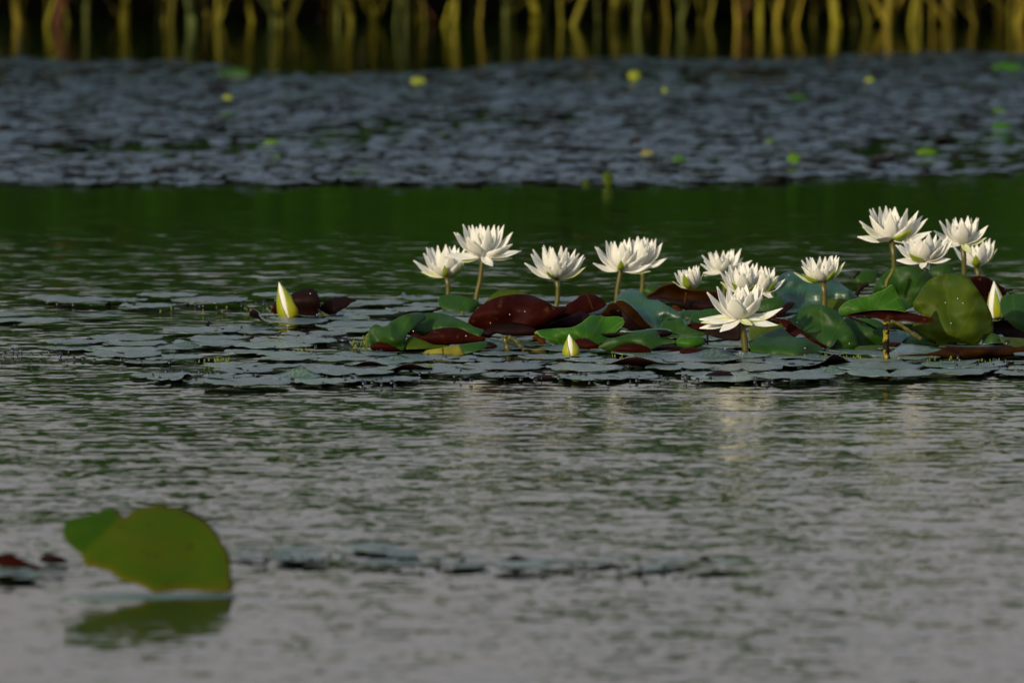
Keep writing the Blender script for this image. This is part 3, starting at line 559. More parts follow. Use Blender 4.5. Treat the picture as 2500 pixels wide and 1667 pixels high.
leaf('black sheet painting the shade below the slate blue arching leaf', TC, 826, [('blade', [(690,480),(800,590),(950,710),(1100,850),(1200,920),(1000,960),(750,960),(690,860),(730,720),(700,600)], 78, 'dark', 'dark', E0)])  # void under the arch: deep shade drawn as a dark sheet
leaf('rust brown leaf piece between the maroon leaf and blue leaf', TC, 818, [('blade', [(300,610),(420,440),(560,400),(690,410),(740,500),(780,640),(600,680),(420,672)], 72, 'brown', 'red', dict(bulge=.01))], drops=[(720,520),(630,555)])
leaf('edge-on leaf with a pale mauve lip across the centre', TC, 852, [('blade', [(290,1000),(400,988),(700,980),(1000,965),(1200,935),(1400,915),(1600,930),(1690,1000),(1600,1040),(1450,1062),(1380,960),(1000,995),(750,1045),(550,1080),(400,1060)], 78, 'dark', 'dark', dict(th=.001)),
    ('lip', [(475,975),(520,900),(600,870),(700,872),(800,905),(880,945),(1100,925),(1300,897),(1500,893),(1620,910),(1690,950),(1500,918),(1300,925),(1000,965),(700,985)], 22, 'blue', 'red', dict(th=.001, wl=850))])
leaf('green leaf behind the short front bud', TC, 846, [('blade', [(20,700),(110,640),(250,650),(420,672),(600,662),(700,690),(752,745),(740,810),(690,870),(560,1000),(420,1120),(330,1190),(250,1225),(150,1180),(0,1100),(-150,1085),(-330,1200),(-520,1200),(-700,1160),(-900,1040),(-1000,980),(-900,930),(-600,900),(-300,880),(-120,810)], 52, 'bright', 'red', dict(bulge=.03, wav=.01))])
leaf('small pale leaf lip on top of the green leaf behind the bud', TC, 838, [('blade', [(10,610),(100,555),(250,480),(360,448),(422,460),(380,520),(300,590),(180,625),(80,630)], 18, 'blue', 'green', dict(bulge=.003, th=.001))])
leaf('green front leaf with a maroon arched underside and yellow specks', TC, 862, [('blade', [(240,1270),(350,1180),(430,1100),(600,1070),(850,1000),(1000,970),(1350,930),(1400,1000),(1450,1090),(1750,1130),(1740,1180),(1500,1210),(1270,1305),(1180,1260),(950,1200),(750,1215),(600,1275),(480,1345),(350,1300)], 42, 'green', 'red', dict(bulge=.02)),
    ('underside', [(490,1370),(580,1290),(700,1225),(850,1200),(950,1196),(1150,1242),(1270,1310),(1250,1380),(1150,1420),(800,1425),(560,1420)], 78, 'red', 'red', dict(bulge=.02))])
leaf('small maroon mound right of the short front bud', TB, 860, [('blade', [(1930,1200),(1950,1120),(2060,1092),(2180,1090),(2300,1150),(2430,1230),(2410,1300),(2150,1330),(1990,1310)], 78, 'red', 'red', dict(bulge=.02))])
leaf('left of two dark maroon mounds at the waterline, centre', TC, 864, [('blade', [(1270,1320),(1350,1270),(1450,1240),(1650,1232),(1780,1255),(1880,1300),(1900,1370),(1600,1385),(1300,1380)], 78, 'red', 'dark', dict(bulge=.02))])
leaf('right of two dark maroon mounds at the waterline, centre', TC, 867, [('blade', [(1840,1350),(1920,1290),(2050,1270),(2180,1275),(2290,1320),(2360,1390),(2300,1430),(2100,1440),(1900,1420)], 78, 'red', 'dark', dict(bulge=.02))])
leaf('wet black curled leaf at the foot of the thick leaning stem', TG, 870, [('blade', [(215,870),(260,820),(420,808),(560,820),(700,830),(800,860),(860,900),(700,950),(450,962),(250,960)], 70, 'navy', 'navy', dict(bulge=.02))], drops=[(500,850),(560,820),(850,890),(910,900),(225,860)])
# ---- left group
leaf('large maroon leaf arched like a shell, its underside to the front', TB, 820, [('blade', [(-130,740),(-70,630),(0,560),(150,430),(300,340),(500,272),(800,230),(1050,242),(1250,310),(1400,375),(1560,470),(1740,465),(1800,520),(1700,600),(1500,770),(1230,965),(1130,1025),(700,1045),(420,985),(100,1045),(-60,980),(-120,850)], 78, 'red', 'green', dict(bulge=.05, wav=.01)),
    ('folded_edge', [(-180,1120),(-80,1060),(0,1045),(150,960),(350,825),(600,772),(900,800),(1100,860),(1230,960),(1130,1030),(900,1030),(650,1045),(420,992),(300,1060),(200,1150),(0,1160)], 78, 'dark', 'red', dict(lift=.04, bulge=.02))],
    [([(590,1030),(590,1120),(620,1250),(650,1400)], .006, 'stem', -.02), ([(640,1060),(800,1140),(870,1230),(960,1310)], .005, 'stem', -.03), ([(1150,1030),(1280,1130),(1380,1230),(1450,1260)], .0065, 'brown', -.05), ([(960,1310),(1200,1320),(1440,1300)], .004, 'stem', -.03)], drops=[(675,620),(300,790),(970,565)])
leaf('maroon leaf split into two lobes on a pale stalk, centre', TB, 828, [('blade', [(1230,965),(1350,860),(1450,790),(1540,710),(1640,610),(1720,540),(1790,430),(1950,340),(2040,260),(2150,232),(2260,235),(2410,280),(2560,420),(2480,500),(2350,560),(2180,610),(1900,670),(1600,760),(1400,880)], 76, 'red', 'green', dict(bulge=.03, wav=.012)),
    ('lower_lobe', [(1230,975),(1480,800),(1650,720),(1850,640),(2050,560),(2150,590),(2240,640),(2275,690),(2230,770),(2150,830),(1950,880),(1700,900),(1500,905),(1350,945)], 78, 'dark', 'red', dict(lift=.04, bulge=.02))],
    [([(1150,1020),(1230,960),(1350,860),(1480,770),(1540,735)], .0030, 'stem', -.07), ([(2190,240),(2240,360),(2300,520)], .0014, 'brown', -.06)], drops=[(1500,755),(1525,740),(1470,780)])
leaf('green leaf with bluish left end and small maroon fold at far left', TA, 850, [('blade', [(100,1260),(80,1150),(75,1050),(85,950),(115,880),(180,830),(240,815),(320,850),(400,880),(500,780),(700,665),(950,592),(1150,600),(1200,700),(1050,800),(860,960),(800,1100),(790,1290),(710,1320),(560,1260),(330,1180),(200,1175)], 42, 'green', 'red', dict(bulge=.03, wav=.012)),
    ('underside', [(110,1290),(180,1200),(260,1165),(420,1185),(620,1270),(720,1340),(500,1345),(250,1325)], 78, 'red', 'red', dict(lift=.01, bulge=.01))])
leaf('green domed leaf with curling maroon front edge, left group', TA, 854, [('blade', [(785,990),(820,920),(870,840),(950,760),(1000,680),(1100,610),(1360,588),(1530,610),(1800,700),(2030,800),(2150,870),(2330,925),(2290,1000),(2240,1055),(2050,985),(1850,895),(1650,880),(1500,890),(1350,930),(1240,1000),(1160,1045),(1050,1000),(930,950)], 36, 'green', 'red', dict(bulge=.03, wav=.012)),
    ('underside', [(785,990),(860,965),(930,950),(1050,1000),(1155,1050),(1240,1002),(1350,932),(1500,890),(1650,880),(1850,895),(2050,985),(2240,1055),(2352,1060),(2320,1150),(2100,1180),(1900,1195),(1600,1210),(1400,1225),(1250,1180),(1100,1100),(900,1035)], 78, 'red', 'dark', dict(lift=.02, bulge=.02))], drops=[(870,955),(950,945),(1980,1040),(2240,1275)])
leaf('olive leaf lying under the maroon curled edge, left group', TA, 858, [('blade', [(790,1300),(790,1180),(850,1080),(950,1040),(1150,1120),(1350,1210),(1600,1225),(1700,1260),(1500,1290),(1200,1290),(900,1300)], 40, 'olive', 'red', dict(bulge=.01))])
leaf('decaying yellow leaf half sunk in front of the left group', TA, 868, [('blade', [(1150,1445),(1180,1340),(1270,1310),(1500,1275),(1780,1220),(1850,1225),(1900,1320),(1935,1415),(1750,1440),(1500,1450)], 60, 'yellow', 'yellow', dict(bulge=.01))], [([(1530,1280),(1535,1420)], .0012, 'dark', -.03)])
leaf('deep green leaf low between the yellow leaf and forked stalks', TA, 862, [('blade', [(1850,1225),(2000,1190),(2352,1150),(2400,1200),(2352,1270),(2200,1330),(1930,1400),(1890,1310)], 40, 'green', 'red', dict(bulge=.01))])
leaf('small black curled leaf left of the forked stalks', TB, 860, [('blade', [(90,1240),(150,1180),(260,1155),(350,1180),(430,1235),(380,1270),(250,1290),(120,1285)], 75, 'dark', 'dark', dict(bulge=.01))])
leaf('dark maroon round leaf just right of the tall bud', TM, 778, [('blade', [(560,400),(750,312),(900,280),(1000,290),(1080,380),(1120,500),(1132,600),(1085,690),(1070,840),(900,870),(700,865),(560,800),(480,600)], 78, 'dark', 'red', dict(bulge=.02)),
    ('lower_lobe', [(180,700),(240,580),(320,510),(450,520),(500,650),(420,740),(300,765),(230,755)], 78, 'red', 'red', dict(bulge=.01))], drops=[(940,375),(1070,790)])
leaf('dark pointed leaf on a pale stalk, right of the round maroon one', TM, 776, [('blade', [(1080,690),(1200,560),(1300,500),(1400,460),(1550,440),(1650,440),(1780,490),(1835,520),(1740,555),(1650,635),(1500,720),(1400,800),(1340,835),(1200,760)], 76, 'dark', 'red', dict(bulge=.015))],
    [([(1075,690),(1150,740),(1260,800),(1350,840)], .0035, 'stem', -.03), ([(1350,830),(1480,860),(1560,900)], .003, 'dark', -.02), ([(1070,690),(1070,840)], .003, 'dark', 0)])
leaf('green leaf rim lying right of the dark pointed leaf', TM, 779, [('blade', [(1350,800),(1450,740),(1650,740),(1850,790),(1750,840),(1500,840)], 12, 'pad', 'red', dict(bulge=.002))])
# ---- the near leaf, out of focus
leaf('big yellow green leaf standing near at left, out of focus', TN, 1450, [('blade', [(515,410),(530,340),(570,295),(700,262),(800,232),(900,200),(975,235),(1020,275),(1100,222),(1200,190),(1340,160),(1380,190),(1500,200),(1650,270),(1760,380),(1830,500),(1885,590),(1892,740),(1888,880),(1500,872),(1270,890),(1150,830),(1000,790),(900,720),(800,690),(700,660),(650,560),(560,490)], 22, 'near', 'red', dict(bulge=.03, wav=.012)),
    ('folded_lobe', [(515,410),(530,340),(570,295),(700,262),(800,232),(900,200),(975,235),(1000,290),(940,360),(860,400),(820,480),(700,560),(640,555),(560,490)], 22, 'near_dark', 'red', dict(bulge=.01, lift=.018, wav=.004)),
    ], [], sc_=3.36, group='near leaves out of focus')

# ------------------------------------------------------------------ floating pads
def pad_shape(seed, curl=0.0, seg=34, rings=5, holes=0):
    rg = random.Random(seed); V = []; F = []
    notch = 0.16
    ph = [rg.uniform(0, 6.28) for _ in range(4)]
    ca = rg.uniform(0, 6.28)
    for i in range(rings+1):
        rr = (i/rings)
        for j in range(seg+1):
            a = notch + (2*math.pi-2*notch)*j/seg if i > 0 else 0
            a2 = a + (0 if i else 0)
            r = rr*(1+0.05*math.sin(3*a+ph[0])+0.03*math.sin(7*a+ph[1])+0.02*math.sin(13*a+ph[2]))
            z = 0.018*rr*rr*math.sin(2*a+ph[3]) + 0.022*rr**6*math.sin(7*a+ph[1])
            z = abs(z)*0.9+0.012*rr**3
            x, y = r*math.cos(a), r*math.sin(a)
            if curl:
                da = (a-ca+math.pi) % (2*math.pi)-math.pi
                k = math.exp(-(da/0.6)**2)*max(0, (rr-0.55)/0.45)
                z += curl*k; x *= 1-0.25*k; y *= 1-0.25*k
            V.append(Vector((x, y, z)))
    s1 = seg+1
    for i in range(rings):
        for j in range(seg): F.append((i*s1+j, i*s1+j+1, (i+1)*s1+j+1, (i+1)*s1+j))
    W, G, mi = shell(V, F, 0.018, Vector((0, 0, 1)))
    return W, G, mi
def pad_me(seed, mt, curl=0.0, **k):
    W, G, mi = pad_shape(seed, curl, **k); return mesh('lily_pad', W, G, [M[mt], M['dark']], mi)
PADS = [pad_me(i, 'pad') for i in range(7)]
CURL = [pad_me(20+i, 'pad', 0.16+0.05*i) for i in range(3)]
rng = random.Random(11)
placed = []
def put_pads(polys, gap, rmin, rmax, n_try, group, label, zbase=0.004, curl_p=0.15, lim=400, brk=9):
    """scatter pads on the water inside areas of the pond surface"""
    wp = [[(ground(x, y).x, ground(x, y).y) for x, y in pl] for pl in polys]
    k = 0
    for pl in wp:
        xs = [p[0] for p in pl]; ys = [p[1] for p in pl]
        for _ in range(int(n_try*(max(xs)-min(xs))*(max(ys)-min(ys)))):
            if k >= lim: break
            x = rng.uniform(min(xs), max(xs)); y = rng.uniform(min(ys), max(ys)); r = rng.uniform(rmin, rmax)
            if noise.noise(Vector((x*2.2+3, y*1.3, 9))) > brk: continue
            if not pip(x, y, pl) or any(math.hypot(x-a, y-b) < gap*(r+c) for a, b, c in placed): continue
            placed.append((x, y, r)); k += 1
            me = rng.choice(CURL) if rng.random() < curl_p else rng.choice(PADS)
            o = link('lily_pad', me); o.location = (x, y, zbase+rng.uniform(0, 0.006)); o.scale = (r, r, r)
            o.rotation_euler = (rng.uniform(-.012, .012), rng.uniform(-.012, .012), rng.uniform(0, 6.28))
            tag(o, label, 'lily pad', group)
    return k
GP = 'flat lily pads floating round the flower patch'
put_pads([[(60,735),(450,727),(1075,727),(1075,750),(1040,765),(600,757),(300,753),(100,748)]], .92, .05, .095, 500, GP, brk=-.01, label= 'flat grey green lily pad floating behind the tall closed bud')
put_pads([[(-40,776),(300,774),(330,786),(200,792),(-40,792)], [(200,818),(380,810),(520,814),(560,826),(400,834),(220,832)], [(520,768),(900,762),(900,792),(540,784)]], .9, .045, .10, 500, GP, brk=.02, label= 'flat grey green lily pad floating apart, left of the flower patch')
put_pads([[(540,792),(900,790),(1000,800),(1000,850),(820,880),(560,872),(470,850)], [(-60,846),(250,840),(440,854),(440,885),(330,893),(-60,880)]], .82, .045, .10, 700, GP, brk=.0, label= 'flat grey green lily pad in the open mat left of the raised leaves')
put_pads([[(380,918),(560,900),(700,880),(950,868),(2560,866),(2560,920),(2100,922),(1900,936),(1500,934),(1050,915),(1000,940),(620,946),(420,936)]], .76, .05, .105, 700, GP, brk=.22, label= 'flat grey lily pad along the front edge of the flower patch')
put_pads([[(1020,735),(2560,745),(2560,862),(900,862)]], .95, .07, .10, 260, GP, 'lily pad lying flat under the raised leaves and stems', curl_p=.3)
put_pads([[(575,1345),(900,1340),(1300,1372),(1780,1372),(1780,1392),(1200,1396),(700,1380),(560,1372)], [(-20,1395),(140,1390),(200,1405),(60,1420),(-20,1418)]], .85, .025, .05, 500, 'small blurred pads in the foreground', 'small pale floating leaf in the blurred foreground row', curl_p=.4)
leaf('dark maroon leaf hump at the left edge of the blurred foreground', TN, 1398, [('blade', [(-60,700),(-60,620),(0,595),(80,575),(180,625),(340,690),(280,715),(0,715)], 70, 'red', 'dark', dict(bulge=.01))], sc_=3.36, group='near leaves out of focus')
leaf('small black leaf between the left edge and the big near leaf', TN, 1378, [('blade', [(330,610),(400,575),(520,610),(560,645),(450,655),(350,645)], 65, 'dark', 'dark', dict(bulge=.01))], sc_=3.36, group='near leaves out of focus')

leaf('thin flat pale leaf floating right under the big near leaf', (0,0), 1458, [('blade', [(150,1460),(200,1450),(350,1446),(500,1446),(572,1450),(560,1458),(400,1463),(200,1466)], 1.5, 'pad', 'red', dict(bulge=0, wav=0))], sc_=1.0, group='near leaves out of focus')
# wet curled rims and dark wrinkled edges lying among the pads of the front edge
def small_curl(px, py, wpx, hpx, mf, label, name='curled_leaf', group='dark curled leaf bits among the front pads'):
    pts = [(-.5,.5),(-.42,.0),(-.2,-.42),(.05,-.5),(.3,-.35),(.45,.05),(.5,.5),(0,.55)]
    pts = [(x*wpx*rng.uniform(.85, 1.1), y*hpx*rng.uniform(.85, 1.1)) for x, y in pts]
    root = ground(px, py+hpx*.5); LS[0] += 1
    me = blade_mesh((px, py), pts, py+hpx*.5, R(68), mf, 'dark', root=root, seed=LS[0], sc_=1.0, bulge=.012)
    o = link(name, me); o.location = root; tag(o, label, 'leaf', group)
for px, py, wd, hh, mf, lb in [
    (1155,879,34,8,'navy','long black blue curled leaf left of centre at the front edge'), (1207,886,36,9,'dark','black hump of leaf below the forked stalks'), (1231,878,12,12,'navy','round navy leaf curl standing on the pads'),
    (1330,888,44,9,'dark','flat dark hump in front of the short bud'), (1400,889,60,7,'dark','long dark rim right of the front bud reflection'), (1260,921,76,11,'dark','long maroon hump at the very front of the pads'), (1335,921,70,10,'dark','maroon hump beside its twin at the very front'),
    (1385,922,24,9,'navy','small navy curl beside the front maroon hump'), (1138,921,18,10,'navy','little navy curl at the left of the front humps'), (1495,921,46,8,'navy','navy wet curl with glints, front centre'), (1540,923,30,7,'navy','second navy wet curl, front centre'),
    (1757,916,88,20,'dark','brown arched leaf hump at the front, under the nearest flower'), (1842,915,50,9,'navy','navy wet film with glints at the front'), (1868,878,120,7,'navy','long black leaf edge right of the thick stem foot'), (1932,892,28,14,'navy','dark blue pointed leaf curl, right front'),
    (1982,892,38,10,'dark','first of the black humps at right front'), (2028,892,38,9,'dark','second of the black humps at right front'), (1780,893,50,7,'navy','navy rim under the nearest flower'), (2065,868,17,8,'navy','tiny navy curl left of the crusted stalk'),
    (898,898,84,12,'dark','black low hump in the mat left of the raised leaves'), (506,876,50,8,'navy','black curl among the pads at left'), (230,824,42,8,'navy','navy tip at the left end of a floating pad'), (507,783,9,17,'navy','tiny upright navy leaf end at left'),
    (2440,893,60,8,'navy','navy rim near the right edge'), (2320,890,90,7,'navy','long navy rim in front of the dome leaf'), (430,925,34,9,'navy','navy curl at the left tip of the lowest pads'), (715,932,38,7,'navy','navy rim below the tall bud'), (800,929,36,8,'dark','black rim below the lone dark leaves'),
    (600,845,95,8,'dark','long dark pad rim left of the raised leaves'), (840,829,30,10,'navy','round navy curl near the left raised leaf'), (1005,852,90,8,'dark','dark rim left of the yellow leaf'), (660,858,90,7,'dark','dark rim with yellow weed below the tall bud')]:
    small_curl(px, py, wd, hh, mf, lb)
# brown low leaves floating in front of the dome leaf
leaf('long rust brown leaf lying low in front of the dome shaped leaf', TH, 873, [('blade', [(-100,1430),(0,1410),(300,1400),(500,1375),(700,1320),(850,1245),(1100,1255),(1500,1260),(2000,1222),(2200,1270),(2352,1235),(2520,1220),(2520,1340),(2352,1352),(2150,1372),(2165,1430),(1900,1450),(1600,1480),(1300,1500),(1000,1485),(600,1480),(200,1475)], 66, 'brown', 'red', dict(bulge=.02, wav=.02))])
leaf('pale flat pad between the crusted stalk and rust brown leaf', TH, 868, [('blade', [(-280,1400),(-200,1330),(0,1228),(300,1225),(600,1262),(760,1300),(600,1350),(450,1390),(200,1405),(-100,1420)], 9, 'pad', 'red', dict(bulge=.0))])

# duckweed and specks: countless
def specks(name, mt, bands, n, lab, smin=.002, smax=.006):
    V = []; F = []
    for _ in range(n):
        b = rng.choice(bands); t = rng.random()
        px = b[0]+(b[2]-b[0])*t+rng.gauss(0, 6); py = b[1]+(b[3]-b[1])*t+rng.gauss(0, b[4])
        p = ground(px, py, 0.010); s = rng.uniform(smin, smax); h = rng.uniform(.03, .35)
        k = len(V); m_ = 6
        a0 = rng.random()*6
        for i in range(m_):
            a = a0+2*math.pi*i/m_; V.append(p+Vector((math.cos(a)*s, math.sin(a)*s, -.006)))
        for i in range(m_):
            a = a0+2*math.pi*i/m_; V.append(p+Vector((math.cos(a)*s*.75, math.sin(a)*s*.75, s*h)))
        V.append(p+Vector((0, 0, s*h*1.3)))
        for i in range(m_):
            j = (i+1) % m_; F.append((k+i, k+j, k+m_+j, k+m_+i)); F.append((k+m_+i, k+m_+j, k+2*m_))
    o = link(name, mesh(name, V, F, [M[mt]])); tag(o, lab, 'pond weed', None, 'stuff')
specks('duckweed', 'weed', [(1505,868,1575,866,2),(640,832,740,826,2),(860,838,900,836,3),(885,822,905,822,3),(2250,880,2470,876,2),(2180,872,2330,870,2),(480,876,560,876,2),(1040,893,1060,893,2),(1960,865,2100,868,3),(690,850,780,858,4),(380,752,800,755,4),(2010,872,2100,875,3)], 230, 'yellow green duckweed specks between the pads', .0009, .0024)
specks('leaf_litter', 'navy', [(0,860,430,875,8),(380,905,960,930,7),(480,800,950,850,14),(1000,880,2450,885,9),(1000,912,1900,925,6),(100,735,900,740,6),(560,1355,1700,1385,8)], 240, 'dark wet specks of rotted leaf on the pads', .0015, .0055)

# ------------------------------------------------------------------ far pad field
def field_edge_near(px):  # picture row of the near edge of the field
    return 452+10*noise.noise(Vector((px/150, 2.2, 0)))-(18 if px > 1750 else 0)*min(1, (px-1750)/300 if px > 1750 else 0)
def field_edge_far(px):
    a = [(-1600,140),(0,143),(200,150),(440,152),(560,165),(640,180),(900,182),(1150,172),(1250,155),(1560,140),(1700,150),(2000,142),(2250,132),(4100,130)]
    for (x0, y0), (x1, y1) in zip(a, a[1:]):
        if x0 <= px <= x1: return y0+(y1-y0)*(px-x0)/(x1-x0)
    return 140
pts = []
cell = {}
tries = 0
while tries < 88000:
    tries += 1
    px = rng.uniform(-1500, 4000)
    # even over the water, not over the picture
    Yq = rng.uniform(23.6, 33.6); py = 833.5-FPX*math.tan(math.atan2(-H, Yq)+P)
    if py > field_edge_near(px)-1 or py < field_edge_far(px)+3: continue
    g = ground(px, py); g_ = noise.noise(Vector((g.x*0.9, g.y*0.55, 4.0)))
    if g_ > 0.26 and rng.random() < 0.9: continue
    r = rng.uniform(.022, .050); key = (int(g.x/.2), int(g.y/.2)); ok = True
    for i in (-1, 0, 1):
        for j in (-1, 0, 1):
            for (x, y, c) in cell.get((key[0]+i, key[1]+j), ()):
                if math.hypot(x-g.x, y-g.y) < .66*(r+c): ok = False; break
    if ok: cell.setdefault(key, []).append((g.x, g.y, r)); pts.append((g.x, g.y, r))
pts.sort(key=lambda q: q[1])
FAR = []
for i in range(8):
    W, G, mi = pad_shape(60+i, 0.10 if i > 6 else (0.04 if i > 3 else 0.0), seg=11, rings=2)
    FAR.append((W, G, mi))
FARM = [mesh('lily_pad', W, G, [M['pad_far'], M['red']], mi) for W, G, mi in FAR]
ni = 0; V = []; F = []; MI = []
for (x, y, r) in pts:
    k = rng.randrange(8); rx, ry, rz = rng.gauss(0, .06), rng.gauss(0, .07), rng.uniform(0, 6.28)
    z = 0.002+r*0.05+rng.uniform(0, .008); inview = abs(x/y) < 0.0655
    if inview and ni < 296-len(placed):
        ni += 1; o = link('lily_pad', FARM[k]); o.location = (x, y, z); o.scale = (r, r, r); o.rotation_euler = (rx, ry, rz)
        tag(o, 'small blurred lily pad near the front edge of the far pad field', 'lily pad', 'pads at the near edge of the far field')
    else:
        from mathutils import Euler
        mx = Matrix.Translation((x, y, z)) @ Euler((rx, ry, rz)).to_matrix().to_4x4() @ Matrix.Scale(r, 4)
        W, G, mi = FAR[k]; n0 = len(V); V += [mx @ v for v in W]; F += [tuple(i+n0 for i in f) for f in G]; MI += mi
        
o = link('far_lily_pads', mesh('far_lily_pads', V, F, [M['pad_far'], M['red']], MI)); tag(o, 'mass of small lily pads covering the far water', 'lily pads', None, 'stuff')
# coloured leaves standing out of the far field
for px, py, wp, hp, mt, lb in [(555,240,30,20,'pad_yellow','bright yellow leaf far left, upright in the far field'), (1020,199,44,26,'pad_yellow','bright yellow leaf at the far edge, left of centre'), (662,350,46,24,'pad_lime','lime leaf above a smaller one in the far field'),
    (675,385,26,14,'pad_lime','small lime leaf below another, far field'), (1080,329,22,12,'pad_lime','tiny lime leaf in the middle of the far field'), (1548,186,38,28,'pad_yellow','tilted yellow leaf at the far edge, centre'), (1623,223,16,22,'pad_yellow','narrow yellow leaf right of the tilted one'),
    (2122,199,28,22,'pad_yellow','yellow leaf at the far edge, right'), (1866,207,26,12,'yellow','dull ochre leaf at the far edge'), (1551,346,36,22,'brown','brown leaf above a yellow one in the far field'), (1580,376,42,24,'yellow','mustard leaf below a brown one, far field'),
    (1658,392,40,30,'bright','green leaf with a black side, far field'), (1880,347,30,16,'pad_lime','small lime leaf right of the green and black one'), (1937,389,42,34,'pad_lime','folded lime leaf standing in the far field'), (2262,372,62,26,'pad_lime','widest lime leaf, right part of the far field'),
    (1484,437,34,44,'olive','olive ochre leaf standing on the near edge of the far field'), (1428,446,30,14,'olive','low ochre leaf left of the standing ochre one'), (2440,273,44,20,'pad_lime','lime leaf near the right edge, far field'), (2445,310,60,28,'bright','green leaf below a lime one at right, far field'),
    (1260,416,18,10,'pad_lime','speck of lime leaf near the front of the far field'), (560,283,60,16,'bright','flat green leaf in the left far field'), (595,393,70,10,'bright','long flat green leaf, near part of the far field at left'), (885,417,90,14,'bright','wide flat green leaf at the near part of the far field'), (235,443,50,12,'bright','flat green leaf far left near the field edge'), (130,150,60,10,'pad_lime','green strip of leaf at the far left edge of the field'),
    (1945,240,70,18,'bright','mid green leaf in the right far field'), (2040,243,50,14,'bright','flat green leaf right of another, far field'), (370,322,34,12,'bright','small green leaf in the left far field'), (2460,165,90,30,'bright','green clump at the far right edge of the field'), (570,180,100,34,'green','dark green leaf clump at the far edge left')]:
    wp *= .8; hp *= .8
    root = ground(px, py+hp*.5); LS[0] += 1
    a = rng.uniform(-.15, .15)
    q = [(-.5,.1),(-.38,-.3),(-.1,-.5),(.2,-.42),(.48,-.2),(.5,.1),(.3,.42),(0,.5),(-.3,.4)]
    q = [((x*math.cos(a)-y*math.sin(a))*wp*rng.uniform(.85, 1.1), (y+x*a)*hp*rng.uniform(.85, 1.1)) for x, y in q]
    me = blade_mesh((px, py), q, py+hp*.5, R(62 if hp > 12 else 30), mt, 'red', root=root, seed=LS[0], sc_=1.0, bulge=.01, th=.002)
    o = link('lily_leaf', me); o.location = root; tag(o, lb, 'lily leaf', 'coloured leaves in the far pad field')

# ------------------------------------------------------------------ far bank: trees standing at the water
YB = ground(1250, 64).y       # line of the far bank
def crown_mesh(seed, n, rx, rz, z0, leafs=.045):
    rg = random.Random(seed); V = []; F = []
    cl = [(rg.gauss(0, rx*.5), rg.gauss(-.1, rx*.45), z0+rg.random()*rz, rg.uniform(.16, .34)) for _ in range(26)]
    for _ in range(n):
        c = rg.choice(cl); d = Vector((rg.gauss(0, 1), rg.gauss(0, 1), rg.gauss(0, 1))).normalized()*c[3]*rg.random()**.45
        p = Vector((c[0], c[1], c[2]))+d
        if p.z < z0-.12: p.z = z0-.12+rg.random()*.1
        a = Vector((rg.gauss(0, 1), rg.gauss(0, 1), rg.gauss(-.5, .8))).normalized(); b = a.cross(Vector((rg.gauss(0, 1), rg.gauss(0, 1), rg.gauss(0, 1)))).normalized()
        L_ = leafs*rg.uniform(.7, 1.4); k = len(V)
        V += [p, p+a*L_*.5+b*L_*.22, p+a*L_, p+a*L_*.5-b*L_*.22]; F.append((k, k+1, k+2, k+3))
    return mesh('crown', V, F, [M['foliage']], smooth=False)
CZ = TREE_TOP = 2.6
CROWNS = [crown_mesh(100+i, 3400, .62, 1.25, .50) for i in range(4)]
def tree(px, wpx, mt, lean, label, dY=0.0, forks=(), amp=1.0, visible=True, top=1.5):
    Y = YB+dY; g = on_depth(px, 64, Y); x = g.x
    wpx *= .60
    rt = empty('bank_tree', (x, Y, 0), label, 'tree', 'trees standing at the far bank')
    rg = random.Random(int(px*3+dY*7)); r0 = wpx/2/FPX*Y
    pts = []; n = 12
    for i in range(n+1):
        t = i/n; z = -.10+t*(top+.1)
        pts.append(Vector((lean*z+amp*(.012*math.sin(z*7+px*1.7)+.006*math.sin(z*19+px))*min(1, z*4+.3), .05*math.sin(z*2+px), z)))
    rad = [r0*(1.0-0.4*i/n) for i in range(n+1)]
    v, f = tube(spline(pts, 3, False), [rad[min(n, i//3)] for i in range(3*n+1)], 9)
    link('trunk', mesh('trunk', v, f, [M[mt]]), rt)
    for (z0, dx, dz, rr) in forks:
        p0 = Vector((lean*z0, 0, z0)); q = [p0, p0+Vector((dx*.4, -.03, dz*.45)), p0+Vector((dx, -.05, dz))]
        v, f = tube(spline(q, 4, False), [rr*(1-.04*i) for i in range(9)], 7); link('branch', mesh('branch', v, f, [M[mt]]), rt)
    c = link('crown', rg.choice(CROWNS), rt); c.rotation_euler = (0, 0, rg.uniform(0, 6.28)); c.location = (lean*1.2, -.12, rg.uniform(-.05, .12))
    s = rg.uniform(.85, 1.1); c.scale = (s, s, s*rg.uniform(.9, 1.1))
